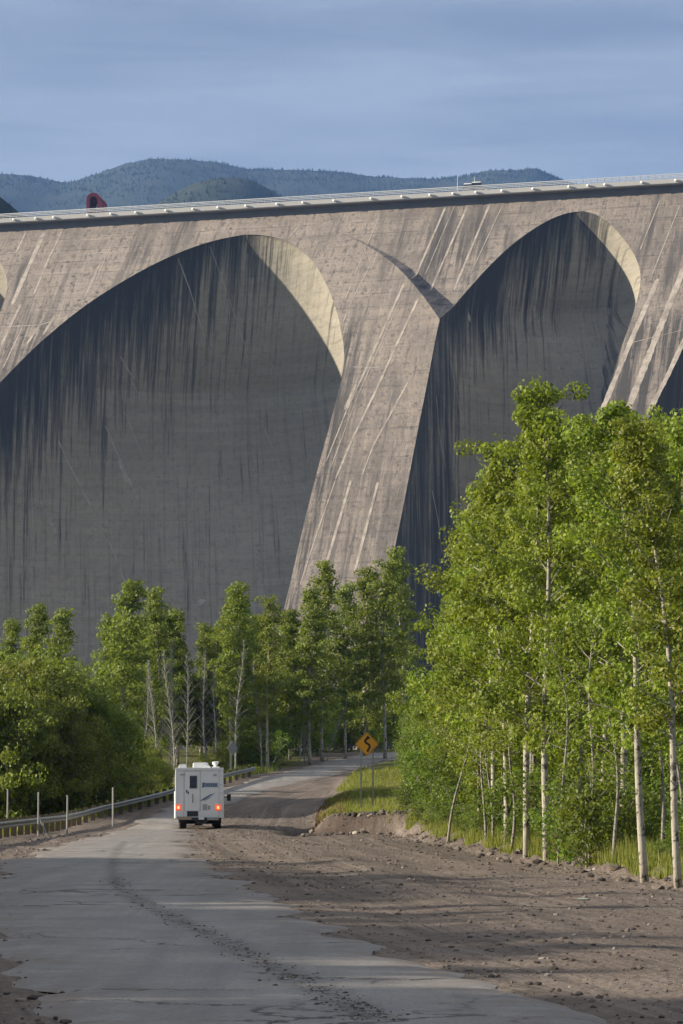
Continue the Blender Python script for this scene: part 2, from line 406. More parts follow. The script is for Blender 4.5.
def azs(pts): return np.array([to_az(*p) for p in pts])
def chaikin(P, n=2):
    for _ in range(n):
        Q = np.empty((2 * (len(P) - 1), 2)); Q[0::2] = .75 * P[:-1] + .25 * P[1:]; Q[1::2] = .25 * P[:-1] + .75 * P[1:]
        P = np.vstack([P[:1], Q, P[-1:]])
    return P
ARCH_PX = {
 'main': ([(-175, 795), (-172, 700), (-150, 600), (-112, 515), (-60, 447), (0, 383), (30, 352), (60, 325), (90, 302), (120, 283), (150, 266), (180, 252), (205, 243), (225, 238), (245, 234.5)],
          [(245, 234.5), (265, 235), (285, 240), (302, 250), (317, 265), (330, 288), (340, 315), (347, 345), (347, 365), (343, 385), (335, 415), (325, 450), (310, 505), (297, 560), (285, 610), (275, 650), (256, 730), (244, 795)]),
 'right': ([(350, 795), (362, 730), (378, 650), (395, 560), (408, 500), (420, 440), (432, 385), (445, 322), (452, 308), (470, 287), (490, 265), (510, 246), (530, 231), (550, 219), (568, 212.5), (583, 211)],
           [(583, 211), (598, 215), (612, 225), (625, 240), (635, 255), (641, 272), (640, 290), (632, 318), (622, 345), (612, 378), (601, 412), (585, 470), (565, 540), (540, 640), (522, 730), (510, 795)]),
 'left': ([(-400, 795), (-390, 650), (-370, 520), (-330, 430), (-270, 350), (-220, 300), (-170, 265), (-120, 240), (-90, 236)],
          [(-90, 236), (-50, 237), (-22, 243), (-4, 255), (6, 272), (8, 288), (3, 306), (-10, 335), (-40, 400), (-90, 520), (-130, 640), (-160, 730), (-180, 795)][:9] + [(-125, 505), (-190, 620), (-200, 730), (-205, 795)]),
 'far': ([(575, 795), (590, 690), (610, 570), (630, 480), (650, 412), (672, 368), (690, 332), (710, 300), (735, 272), (760, 250), (790, 232), (820, 224)],
         [(820, 224), (850, 226), (880, 240), (900, 262), (912, 290), (910, 330), (890, 400), (860, 500), (820, 640), (790, 795)]),
}
E1 = chaikin(azs([(318, 226), (345, 235), (372, 248), (398, 266), (423, 292), (436, 309), (445, 322)]))
E2 = chaikin(azs([(318, 226), (350, 235.5), (380, 249.5), (410, 267), (433, 287), (444, 299), (452, 308)]))
zE1, zE2 = E1[-1, 1], E2[-1, 1]; aE1 = E1[-1, 0]
Q0 = 7.
def qoff(a, z):
    """how far the big buttress and its arch shell stand proud of the face"""
    a = np.asarray(a, float); z = np.asarray(z, float)
    e1s = E1[np.argsort(E1[:, 1])]
    ae = np.interp(z, e1s[:, 1], e1s[:, 0])
    inz = (z >= zE1) & (z <= E1[0, 1])
    k = smooth((E1[0, 1] - z) / (E1[0, 1] - zE1))
    q = np.where(inz & (a <= ae + .05), Q0 * k * np.exp(-np.maximum(ae - a, 0) / 30), 0.)
    q = np.where((z < zE1) & (a < aE1 + 12), Q0 * np.exp(-np.abs(a - aE1) / 45) * np.exp(-(zE1 - z) / 90), q)
    return q
def res_branch(P, zl):                  # a(z) along one side of an arch
    P = P[np.argsort(P[:, 1])]; return np.interp(zl, P[:, 1], P[:, 0])
arches = {}
for nm, (lp, rp) in ARCH_PX.items():
    A = azs(lp); B_ = azs(rp)
    full = np.vstack([chaikin(A, 2), chaikin(B_, 2)])
    ia = np.argmax(full[:, 1]); ap = full[ia]
    lf = full[:ia + 1]; rt = full[ia:]
    def mono(P, rev):                   # keep only points that descend away from the apex
        P = P[::-1] if rev else P; o = [P[0]]
        for p in P[1:]:
            if p[1] < o[-1][1] - .02: o.append(p)
        return np.array(o)
    lf = mono(lf, True); rt = mono(rt, False)
    zb = max(lf[-1, 1], rt[-1, 1]); nrow = 110
    u = np.linspace(0, 1, nrow + 1); zl = ap[1] - (ap[1] - zb) * u ** 1.7
    al = res_branch(lf, zl); ar = res_branch(rt, zl)
    extra = []
    if nm == 'right':                   # make sure the shoulder points are rows
        zl = np.sort(np.concatenate([zl, [zE1, zE2]]))[::-1]
        al = res_branch(lf, zl); ar = res_branch(rt, zl)
        al[np.isclose(zl, zE1)] = E1[-1, 0]; al[np.isclose(zl, zE2)] = E2[-1, 0]
    arches[nm] = dict(apex=ap, zl=zl, al=al, ar=ar)
VAULT = {  # k: depth gained per metre below the apex; imp: pixel of the springing; wall: depth of the straight side walls
 'main': dict(k=1.4, imp=(347, 360), lw=.25, rw=.3), 'right': dict(k=1.35, imp=(445, 322), lw=.62, rw=.5),
 'left': dict(k=1.9, imp=(3, 306), lw=.2, rw=.5), 'far': dict(k=1.1, imp=(690, 332), lw=.6, rw=.4)}
def qedge(nm, side, a, z):
    q = qoff(a, z)
    if nm == 'right' and side == 'l':
        q = np.where(z > zE2 - 1e-4, 0., q); m = (z > zE1) & (z < zE2)
        q = np.where(m, Q0 * (zE2 - z) / (zE2 - zE1), q)
    return q

# concrete materials
def concrete(name, vault):
    m, nt, b = newmat(name)
    au = attr(nt, 'au'); av = attr(nt, 'av')
    def an(sx, sy, sc=1., det=5, ro=.6, di=0., off=0.):
        return noise(nt, comb(nt, math_(nt, 'MULTIPLY', au, sx), math_(nt, 'MULTIPLY', av, sy), off), sc, det, ro, di)
    big = an(.02, .02, 1, 4, .6, .5); fine = an(.5, .5, 1, 5, .75)
    streak = an(.45, .022, 1, 6, .7, .15, 3.); streak2 = an(.8, .02, 1, 4, .7, .1, 7.)
    lift = an(.015, .38, 1, 3, .6, 0., 11.); panel = N(nt, 'ShaderNodeTexBrick')
    L(nt, comb(nt, au, av, 0.), panel.inputs['Vector'])
    panel.inputs['Scale'].default_value = 1.; panel.inputs['Mortar Size'].default_value = .09; panel.inputs['Mortar Smooth'].default_value = .6
    panel.inputs['Brick Width'].default_value = 14.; panel.inputs['Row Height'].default_value = 2.4; panel.inputs['Bias'].default_value = .1
    panel.inputs['Color1'].default_value = (.42, .42, .42, 1); panel.inputs['Color2'].default_value = (.62, .62, .62, 1); panel.inputs['Mortar'].default_value = (.30, .30, .30, 1)
    if not vault:
        c = mix(nt, ramp(nt, big, [(.35, 0.), (.65, 1.)]), (.285, .238, .195), (.38, .322, .268))
        c = mix(nt, ramp(nt, lift, [(.42, 0.), (.7, .45)]), c, (.19, .17, .15))
        c = mix(nt, .5, c, mix(nt, 1., c, panel.outputs['Color'], 'MULTIPLY'), 'MIX')
        c = mix(nt, 1., c, 1.2, 'MULTIPLY')
        c = mix(nt, ramp(nt, an(.1, .02, 1, 3, .5, .3, 21.), [(.54, 0.), (.68, .85)]), c, mix(nt, ramp(nt, streak, [(.40, .0), (.52, .95)]), c, (.06, .058, .056)))
        c = mix(nt, ramp(nt, streak2, [(.54, 0.), (.70, .45)]), c, (.13, .118, .106))
        c = mix(nt, ramp(nt, an(.25, .25, 1, 4, .7, .4, 31.), [(.68, 0.), (.78, .35)]), c, (.36, .22, .14))
        c = mix(nt, ramp(nt, fine, [(.38, .85), (.47, 0.), (.55, 0.), (.68, .6)]), c, (.12, .104, .09))
        c = mix(nt, ramp(nt, an(.06, .05, 1, 5, .7, .6, 81.), [(.52, 0.), (.66, .55)]), c, (.15, .132, .118))
        c = mix(nt, ramp(nt, an(.9, .12, 1, 4, .7, .2, 41.), [(.56, 0.), (.68, .8)]), c, (.09, .08, .07))
        c = mix(nt, ramp(nt, an(.5, .06, 1, 4, .7, .2, 51.), [(.60, 0.), (.72, .6)]), c, (.42, .36, .30))
        lw = N(nt, 'ShaderNodeTexWave', wave_type='BANDS', bands_direction='Y'); lw.inputs['Scale'].default_value = .065; lw.inputs['Distortion'].default_value = .25; lw.inputs['Detail'].default_value = 3
        L(nt, comb(nt, math_(nt, 'MULTIPLY', au, .15), av, 0.), lw.inputs['Vector'])
        lf = math_(nt, 'MULTIPLY', ramp(nt, lw.outputs['Fac'], [(.0, 1.), (.045, 0.)]), ramp(nt, an(.11, .5, 1, 4, .7, 0., 71.), [(.45, 0.), (.58, .6)]))
        c = mix(nt, lf, c, (.09, .08, .07))
        pk = N(nt, 'ShaderNodeTexVoronoi'); pk.inputs['Scale'].default_value = .17; pk.inputs['Randomness'].default_value = 1.; L(nt, comb(nt, au, math_(nt, 'MULTIPLY', av, 1.6), 0.), pk.inputs['Vector'])
        c = mix(nt, math_(nt, 'MULTIPLY', ramp(nt, pk.outputs['Distance'], [(.07, .9), (.14, 0.)]), ramp(nt, big, [(.42, 0.), (.55, 1.)])), c, (.07, .062, .055))
        # damp dark lower part of the buttress face
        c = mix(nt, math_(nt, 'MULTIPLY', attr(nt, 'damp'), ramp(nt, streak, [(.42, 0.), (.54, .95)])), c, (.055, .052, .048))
    else:
        c = mix(nt, ramp(nt, big, [(.35, 0.), (.65, 1.)]), (.285, .26, .208), (.37, .34, .282))
        c = mix(nt, ramp(nt, lift, [(.40, 0.), (.7, .5)]), c, (.40, .36, .27))
        c = mix(nt, .45, c, mix(nt, 1., c, panel.outputs['Color'], 'MULTIPLY'))
        c = mix(nt, 1., c, 1.22, 'MULTIPLY')
        c = mix(nt, ramp(nt, streak2, [(.5, 0.), (.75, .65)]), c, (.16, .145, .11))
        c = mix(nt, ramp(nt, streak, [(.62, 0.), (.78, .45)]), c, (.36, .33, .28))
        c = mix(nt, ramp(nt, fine, [(.3, .5), (.5, 0.), (.62, 0.), (.8, .35)]), c, (.13, .118, .1))
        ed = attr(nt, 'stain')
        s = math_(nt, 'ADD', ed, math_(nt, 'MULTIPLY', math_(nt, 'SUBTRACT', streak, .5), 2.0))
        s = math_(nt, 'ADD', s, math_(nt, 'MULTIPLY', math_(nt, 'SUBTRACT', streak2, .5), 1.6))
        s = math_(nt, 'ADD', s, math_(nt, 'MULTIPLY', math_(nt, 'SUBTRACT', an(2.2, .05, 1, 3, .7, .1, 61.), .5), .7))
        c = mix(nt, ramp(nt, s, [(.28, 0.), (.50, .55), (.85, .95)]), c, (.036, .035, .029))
    L(nt, c, b.inputs['Base Color']); b.inputs['Roughness'].default_value = .9; b.inputs['Specular IOR Level'].default_value = .25
    bump(nt, math_(nt, 'ADD', fine, math_(nt, 'MULTIPLY', lift, .7)), .5, .5, b)
    return m
M_face = concrete('weathered_concrete', False); M_vault = concrete('stained_concrete', True)
def weathered(name, pale, base, sc):
    m, nt, b = newmat(name); oc = objco(nt)
    c = mix(nt, ramp(nt, noise(nt, oc, sc, 6, .75), [(.38, 0.), (.60, 1.)]), base, pale); L(nt, c, b.inputs['Base Color']); b.inputs['Roughness'].default_value = .9; return m
M_pale = weathered('pale_seam', (.46, .40, .335), (.24, .205, .17), .22)
M_palegrey = weathered('lime_seam', (.46, .44, .40), (.24, .22, .18), .16)
M_deck = simple('deck_concrete', (.42, .41, .39), .85, 0, .12, .3)
M_rail = simple('galvanised_rail', (.55, .56, .56), .5, .3, .1, 1.)

dam = empty('dam', face_pt([0.], [0.])[0], 0, 'huge stained concrete dam of sloping buttresses and tall arches', 'dam')
dam_loc = np.array(dam.location)
ZB = min(a['zl'][-1] for a in arches.values())
# ---- front face by constrained triangulation in (a, z)
pts = []; edges = []
def addpoly(P, closed=False):
    i0 = len(pts); pts.extend([Vector((float(x), float(z))) for x, z in P])
    edges.extend([(i0 + i, i0 + i + 1) for i in range(len(P) - 1)])
    if closed: edges.append((i0 + len(P) - 1, i0))
A0, A1 = -360., 360.
outl = {}
for nm, A in arches.items():
    P = np.vstack([np.stack([A['al'], A['zl']], -1)[::-1], np.stack([A['ar'], A['zl']], -1)[1:]])
    outl[nm] = P; addpoly(P)
addpoly(E1[:-1]); edges.append((len(pts) - 1, len(pts) - 1))
edges.pop()
# join E1/E2 ends to the outline by sharing coordinates (the triangulator welds equal points)
addpoly(E1[-2:]); addpoly(E2)
rect = [(A0, ZB), (A1, ZB), (A1, H0), (A0, H0)]
addpoly(rect, True)
polyall = {k: np.vstack([v, [[v[-1, 0], ZB - 50], [v[0, 0], ZB - 50]]]) for k, v in outl.items()}
def inpoly(P, poly):
    x, y = P[:, 0], P[:, 1]; ins = np.zeros(len(P), bool); j = len(poly) - 1
    for i in range(len(poly)):
        xi, yi = poly[i]; xj, yj = poly[j]
        c = ((yi > y) != (yj > y)) & (x < (xj - xi) * (y - yi) / (yj - yi + 1e-12) + xi); ins ^= c; j = i
    return ins
stepg = 3.2
gx, gz = np.meshgrid(np.arange(A0 + stepg, A1, stepg), np.arange(ZB + stepg, H0 - 1, stepg))
gp = np.stack([gx.ravel(), gz.ravel()], -1)
keep = np.ones(len(gp), bool)
for k, v in outl.items():
    keep &= ~inpoly(gp, polyall[k]); keep &= polydist(gp, v) > 1.2
keep &= (polydist(gp, E1) > 1.) & (polydist(gp, E2) > 1.)
pts.extend([Vector((float(x), float(z))) for x, z in gp[keep]])
vo_, eo_, fo_, *_ = delaunay_2d_cdt(pts, edges, [], 0, 1e-4)
VV = np.array([v[:] for v in vo_]); FF = np.array([f for f in fo_ if len(f) == 3])
cen = VV[FF].mean(1)
kill = np.zeros(len(FF), bool)
for k in outl: kill |= inpoly(cen, polyall[k])
FF = FF[~kill]; cen = cen[~kill]
strip = inpoly(cen, np.vstack([E1, E2[::-1]]))
QV = qoff(VV[:, 0], VV[:, 1])
QV[polydist(VV, E2) < .02] = 0.
# vertices on the left edge of the right arch between the two shoulder points
rA = arches['right']
onl = np.abs(VV[:, 0] - np.interp(VV[:, 1], rA['zl'][::-1], rA['al'][::-1])) < .02
QV = np.where(onl & (VV[:, 1] > zE1 - 1e-3) & (VV[:, 1] < zE2 + 1e-3), qedge('right', 'l', VV[:, 0], VV[:, 1]), QV)
QV[(polydist(VV, E1) < .02)] = (Q0 * smooth((E1[0, 1] - VV[:, 1]) / (E1[0, 1] - zE1)))[polydist(VV, E1) < .02]
W3 = face_pt(VV[:, 0], VV[:, 1], QV) - dam_loc
# orient towards the camera side
tri = W3[FF]; nrm = np.cross(tri[:, 1] - tri[:, 0], tri[:, 2] - tri[:, 0]); flip = (nrm @ (-NB)) < 0
FF[flip] = FF[flip][:, ::-1]
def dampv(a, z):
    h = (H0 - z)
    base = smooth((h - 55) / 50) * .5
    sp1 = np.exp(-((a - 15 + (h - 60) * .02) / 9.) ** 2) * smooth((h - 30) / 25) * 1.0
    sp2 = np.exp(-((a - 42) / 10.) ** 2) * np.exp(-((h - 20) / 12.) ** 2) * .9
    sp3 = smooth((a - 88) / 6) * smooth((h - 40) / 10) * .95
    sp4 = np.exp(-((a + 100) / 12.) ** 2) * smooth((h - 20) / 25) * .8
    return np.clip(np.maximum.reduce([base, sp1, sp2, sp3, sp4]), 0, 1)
face_vals = (VV, QV)
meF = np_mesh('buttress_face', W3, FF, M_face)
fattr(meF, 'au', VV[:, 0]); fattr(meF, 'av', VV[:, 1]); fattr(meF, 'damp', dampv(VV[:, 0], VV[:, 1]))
bvh_face = BVHTree.FromPolygons([Vector(p + dam_loc) for p in W3], [tuple(int(i) for i in f) for f in FF])
# ---- recesses
vault_me = {}; bvh_v = {}
for nm, A in arches.items():
    vp = VAULT[nm]; zl, al, ar = A['zl'], A['al'], A['ar']; zi = to_az(*vp['imp'])[1]
    hi = A['apex'][1] - zi
    nw, na = 10, 64
    rows = []; EDG = []
    P_e = outl[nm]; upe = {}
    for k in range(1, len(zl)):
        z = zl[k]; h = A['apex'][1] - z; w2 = (ar[k] - al[k]) / 2
        dl = vp['lw'] * max(0, h - hi); dr = vp['rw'] * max(0, h - hi)
        sag = min(vp['k'] * min(h, hi) + .12 * max(0, h - hi), 1.45 * w2)
        ql = float(qedge(nm, 'l', np.array([al[k]]), np.array([z]))[0]); qr = float(qoff(np.array([ar[k]]), np.array([z]))[0])
        a_ = []; d_ = []
        for i in range(nw): t = i / nw; a_.append(al[k] + .08 * dl * t); d_.append(-ql + (dl + ql) * t)
        x0 = al[k] + .08 * dl; x1 = ar[k] - .08 * dr
        for i in range(na + 1):
            xi = -cos(pi * i / na); Rr = (1 + sag ** 2 / 1.) if False else None
            s = sag / w2; R = (1 + s * s) / (2 * s); y = s * sqrt(max(1 - xi * xi, 0))
            a_.append((x0 + x1) / 2 + xi * (x1 - x0) / 2); d_.append(dl + (dr - dl) * i / na + y * w2)
        for i in range(1, nw + 1): t = i / nw; a_.append(x1 + (ar[k] - x1) * t); d_.append(dr * (1 - t) - qr * t)
        rows.append((np.array(a_), np.full(len(a_), z), np.array(d_)))
    AA = np.stack([r[0] for r in rows]); ZZ_ = np.stack([r[1] for r in rows]); DD = np.stack([r[2] for r in rows])
    nr, ncol = AA.shape
    W = face_pt(AA.ravel(), ZZ_.ravel(), 0., DD.ravel()) - dam_loc
    apx = face_pt([A['apex'][0]], [A['apex'][1]], qoff([A['apex'][0]], [A['apex'][1]]))[0] - dam_loc
    idx = np.arange(nr * ncol).reshape(nr, ncol)
    fc = np.stack([idx[:-1, :-1], idx[1:, :-1], idx[1:, 1:], idx[:-1, 1:]], -1).reshape(-1, 4)
    top = np.array([[len(W), idx[0, i], idx[0, i + 1], idx[0, i + 1]] for i in range(ncol - 1)])
    V = np.vstack([W, apx[None]])
    me = np_mesh('arch_vault', V, fc, M_vault, smooth=True)
    bm = bmesh.new(); bm.from_mesh(me); bm.verts.ensure_lookup_table()
    for i in range(ncol - 1): bm.faces.new((bm.verts[len(W)], bm.verts[idx[0, i]], bm.verts[idx[0, i + 1]])).smooth = True
    bm.to_mesh(me); bm.free()
    # developed coordinates: arc length across, height down
    U = np.concatenate([np.zeros((nr, 1)), np.cumsum(np.hypot(np.diff(AA, axis=1), np.diff(DD, axis=1)), 1)], 1); U = U - U[:, [ncol // 2]] + 500
    fattr(me, 'au', V[:, 0] + 500 + .15 * V[:, 1]); fattr(me, 'av', V[:, 2])
    uo = np.argsort(P_e[:, 0]); ztop = np.interp(AA.ravel(), A['al'][::-1], zl[::-1]) if False else None
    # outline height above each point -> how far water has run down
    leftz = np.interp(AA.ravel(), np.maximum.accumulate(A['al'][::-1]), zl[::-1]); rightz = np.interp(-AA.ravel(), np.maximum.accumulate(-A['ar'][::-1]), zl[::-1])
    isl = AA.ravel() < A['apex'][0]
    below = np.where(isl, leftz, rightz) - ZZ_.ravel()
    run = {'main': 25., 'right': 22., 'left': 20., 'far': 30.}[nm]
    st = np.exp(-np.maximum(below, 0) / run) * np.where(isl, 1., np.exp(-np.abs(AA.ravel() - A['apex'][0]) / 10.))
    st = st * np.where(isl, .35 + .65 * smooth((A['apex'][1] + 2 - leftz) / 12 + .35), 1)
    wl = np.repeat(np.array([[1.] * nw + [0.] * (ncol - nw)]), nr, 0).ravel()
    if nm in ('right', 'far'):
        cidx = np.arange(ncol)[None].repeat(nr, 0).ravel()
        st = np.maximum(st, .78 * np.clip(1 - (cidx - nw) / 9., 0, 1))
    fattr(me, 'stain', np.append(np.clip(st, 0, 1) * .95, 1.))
    vault_me[nm] = me; bvh_v[nm] = BVHTree.FromPolygons([Vector(p + dam_loc) for p in V], [tuple(int(i) for i in f) for f in fc])
# ---- pale construction seams laid on the surfaces
def seam_strip(bvh, pxs, wd, lift=.05):
    out = []
    dense = []
    for (x0, y0), (x1, y1) in zip(pxs[:-1], pxs[1:]):
        n = max(2, int(math.hypot(x1 - x0, y1 - y0) / 3))
        dense += [(x0 + (x1 - x0) * i / n, y0 + (y1 - y0) * i / n) for i in range(n)]
    dense.append(pxs[-1]); hits = []
    for p in dense:
        d = Vector(ray(*p)).normalized(); h = bvh.ray_cast(Vector(EYE), d)
        if h[0] is not None: hits.append((h[0], h[1] if h[1].dot(d) < 0 else -h[1]))
    V = []; Fq = []
    for i, (p, n) in enumerate(hits):
        t = (hits[min(i + 1, len(hits) - 1)][0] - hits[max(i - 1, 0)][0]).normalized(); s = n.cross(t).normalized()
        ww = wd * (.85 + .3 * random.random()) / 2 * .95
        if i in (0, len(hits) - 1): ww *= .3
        V += [p + n * lift - s * ww, p + n * lift + s * ww]
        if i: Fq.append((2 * i - 2, 2 * i - 1, 2 * i + 1, 2 * i))
    return V, Fq
def join_seams(me, bvh, lines, mat):
    me.materials.append(mat)
    bm = bmesh.new(); bm.from_mesh(me)
    for pxs, wd in lines:
        V, Fq = seam_strip(bvh, pxs, wd)
        vs = [bm.verts.new(p - Vector(dam_loc)) for p in V]
        for f in Fq:
            fc = bm.faces.new([vs[i] for i in f]); fc.material_index = 1
    bm.to_mesh(me); bm.free()
FACE_LINES = [([(335.6, 480), (318, 530), (300, 585)], .4), ([(373, 446), (362, 476)], .35), ([(366.5, 367.5), (346, 412), (326, 462)], .4), ([(356, 384), (345, 410)], 1.1), ([(455, 205), (425, 275)], .3), ([(400, 300), (356, 400), (330, 470)], .25), ([(340, 330), (352, 300), (372, 262)], .3), ([(560, 205), (545, 218)], .3), ([(660, 200), (640, 250)], .4), ([(680, 205), (652, 275)], .35), ([(445.6, 207), (415.7, 276)], .75), ([(404.5, 283), (384, 328), (366.5, 367.5), (359, 384)], .8), ([(468, 205), (429.8, 292)], .75), ([(418.6, 298), (395, 348), (371.8, 400)], .8),
  ([(491, 201), (454, 290)], .8), ([(381, 380), (352, 440), (335.6, 479)], .7), ([(408, 382), (390, 415), (373, 446)], .6), ([(351, 480), (327, 562)], .9), ([(378, 482), (354.5, 573)], .9),
  ([(26, 232), (16, 253)], .6), ([(46, 228), (12, 305)], 1.6), ([(64, 227), (49, 258), (34, 294)], .7), ([(21, 304), (1, 346)], .9), ([(22.5, 327), (3, 368)], .5), ([(100, 264), (84, 299)], .5),
  ([(39, 326), (33, 335), (27, 344)], 1.0), ([(36, 327), (30, 336)], .6), ([(55, 316), (50, 324), (43, 335)], 1.0), ([(658, 279), (630, 343), (602, 411)], 1.7), ([(685, 266), (655, 340), (627, 412)], 2.2), ([(686, 336), (668, 375), (649, 412)], 1.6),
  ([(600, 214), (588, 211)], .5), ([(352, 367), (380, 367.5)], .3), ([(0, 327), (40, 325), (70, 316)], .35), ([(622, 345), (683, 330)], .25),
  ([(505, 200), (470, 275)], .3), ([(120, 225), (96, 280)], .3), ([(300, 225), (288, 238)], .4), ([(380, 215), (360, 262), (345, 300)], .25)]
join_seams(meF, bvh_face, FACE_LINES, M_pale)
V_LINES = [([(58, 440), (72, 470), (92, 508), (113, 550), (130, 596)], .45), ([(105, 425), (120, 460), (138, 500)], .4), ([(118, 460), (127, 482)], .8), ([(76, 476), (80, 486)], 1.0), ([(32, 488), (33, 540), (33, 600)], .35), ([(40, 500), (56, 533)], .6),
  ([(160, 500), (140, 450), (122, 405)], .2), ([(130, 378), (137, 392)], .6), ([(120, 356), (134, 380)], .5), ([(178, 258), (190, 290), (205, 340)], .35), ([(210, 246), (226, 290), (250, 360)], .25), ([(196, 604), (205, 600)], 2.2), ([(263, 425), (290, 490)], .2)]
join_seams(vault_me['main'], bvh_v['main'], V_LINES, M_palegrey)
V_LINES_R = [([(515, 375), (516, 420)], .35), ([(534, 305), (535, 318)], .8), ([(558, 365), (563, 380)], .5), ([(468, 312), (470, 322)], 1.4), ([(436, 395), (440, 440), (446, 470)], .35), ([(432, 490), (438, 520), (442, 555)], .7), ([(450, 360), (462, 420)], .3)]
join_seams(vault_me['right'], bvh_v['right'], V_LINES_R, M_palegrey)
link('buttress_face', meF, dam)
for nm in arches: link('arch_vault', vault_me[nm], dam)
# ---- crest: road slab, fascia, railing, neck wall and upstream side
def along(a, n, z): return O * [1, 1, 0] + TT * a + NB * n + np.array([0, 0, z])
mb = MB(); OV = 3.1
def sweep(mb, prof, a0=A0, a1=A1, seg=40):
    n = len(prof); vs = []
    for k in range(seg + 1):
        a = a0 + (a1 - a0) * k / seg
        vs += [along(a, p[0], H0 + p[1]) - dam_loc for p in prof]
    fs = [(k * n + i, k * n + (i + 1) % n, (k + 1) * n + (i + 1) % n, (k + 1) * n + i) for k in range(seg) for i in range(n)]
    fs += [tuple(range(n)), tuple(range(seg * n, seg * n + n))]
    mb.add(vs, fs)
sweep(mb, [(.6, -.3), (.6, 2.3), (-OV + .4, 2.3), (-OV, 2.6), (-OV, 4.1), (-OV + .35, 4.1), (-OV + .35, 3.75), (9, 3.75), (9, 4.4), (9.4, 4.4), (9.4, -.3)])
mb.build('crest_road', M_deck, dam)
M_neck = simple('shade_toned_concrete', (.17, .16, .145), .9, 0, .3, .2)  # deck shade put into the colour of the neck wall and soffit
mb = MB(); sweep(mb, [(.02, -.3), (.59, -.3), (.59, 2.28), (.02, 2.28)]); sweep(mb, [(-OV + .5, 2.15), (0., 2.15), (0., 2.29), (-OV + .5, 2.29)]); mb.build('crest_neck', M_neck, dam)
mb = MB(); sweep(mb, [(9.38, -.31), (58, -45), (62, ZB - H0), (64, ZB - H0), (60, -45), (9.5, -.32)]); mb.build('upstream_wall', M_deck, dam)
mb = MB()
for zz, r_ in ((4.6, .1), (5.1, .1), (5.6, .14)): sweep(mb, [(-OV + .1, zz - r_), (-OV + .1 + .16, zz - r_), (-OV + .26, zz + r_), (-OV + .1, zz + r_)], seg=8)
a = A0
while a < A1:
    p = along(a, -OV + .18, H0 + 4.85) - dam_loc; mb.box(p, (.22, .22, 1.5)); a += 2.4
mb.build('railing', M_rail, dam)
# lamps on the fascia
M_lamp = simple('lamp_glass', (.85, .84, .8), .25, 0, .02)
M_dark = simple('dark_metal', (.05, .05, .05), .5, .2)
def lamp_proto(loc):
    t = empty('wall_lamp', loc, -PSI, 'small round white lamp fixed below the railing of the dam crest', 'lamp', 'white lamps spaced along the dam crest')
    bm = bmesh.new(); bmesh.ops.create_uvsphere(bm, u_segments=10, v_segments=7, radius=.5)
    me = bpy.data.meshes.new('globe'); bm.to_mesh(me); bm.free(); me.materials.append(M_lamp); link('globe', me, t)
    m2 = MB(); m2.box((0, .5, .28), (.2, .6, .16)); m2.build('bracket', M_dark, t)
    return t
lamp_px = [-12, 14, 36, 54, 88, 111, 136, 166, 193, 218, 246, 277, 303, 334, 371, 402, 430, 453, 476, 502, 533, 569, 588, 605, 642, 676, 700]
l0 = None
for px in lamp_px:
    d = ray(px, 0); a = None
    # fascia plane: n = -OV
    dirh = np.array([(px - CX) / F, cos(PITCH) - (CY - 195) / F * sin(PITCH)])
    P0 = (O + NB * (-OV - .55))[:2]; k = (P0 @ NB[:2]) / (dirh @ NB[:2]); q = dirh * k
    loc = (q[0], q[1], H0 + 3.3)
    if l0 is None: l0 = lamp_proto(loc)
    else: c = copy_tree(l0); c.location = loc
# vehicles and masts on the crest
def crest_point(px, n, z):
    dirh = np.array([(px - CX) / F, cos(PITCH) - (CY - 195) / F * sin(PITCH)]); P0 = (O + NB * n)[:2]; k = (P0 @ NB[:2]) / (dirh @ NB[:2]); q = dirh * k
    return (q[0], q[1], H0 + z)
M_white = simple('white_paint', (.78, .78, .76), .35, 0, .04); M_glass = simple('dark_glass', (.02, .025, .03), .1); M_tyre = simple('tyre_rubber', (.025, .025, .025), .9)
def crest_car(px, label, kind):
    t = empty('parked_car', crest_point(px, -1.4, 3.76), -PSI, label, 'car', None)
    ln, hh = (4.6, 3.0) if kind == 0 else (5.4, 3.35)
    m = MB(); m.prism([(-ln / 2, .35), (ln / 2, .35), (ln / 2, 1.25), (ln * .3, 1.35), (-ln / 2, 1.35)], 'y', -.9, .9); m.build('body', M_white, t, bevel=.05)
    m = MB(); m.prism([(-ln * .46, 1.352), (ln * .29, 1.352), (ln * .16, hh - .32), (-ln * .42, hh - .32)], 'y', -.82, .82); m.build('window', M_glass, t)
    m = MB(); m.prism([(-ln * .44, hh - .318), (ln * .19, hh - .318), (ln * .12, hh), (-ln * .36, hh + .05)], 'y', -.86, .86); m.build('roof', M_white, t, bevel=.05)
    for sx in (-.3, .3):
        for sy in (-.82, .82):
            m = MB(); m.tube([(ln * sx, sy - .1, .34), (ln * sx, sy + .1, .34)], .34, 12); m.build('wheel', M_tyre, t)
crest_car(470, 'smaller white vehicle beside a thin mast on the dam crest', 0); crest_car(479, 'larger white vehicle right of the smaller one on the dam crest', 1)
for px, hh, lab in ((457.5, 7.2, 'thin grey mast left of the white vehicles on the dam crest'), (474.5, 6.8, 'thin grey mast rising between the white vehicles on the crest')):
    t = empty('mast', crest_point(px, 6., 3.75), 0, lab, 'mast')
    m = MB(); m.tube([(0, 0, 0), (0, 0, hh)], [.13, .09], 8); m.build('pole', M_rail, t)
    m = MB(); m.box((0, 0, .15), (.6, .6, .3)); m.build('base', M_deck, t)
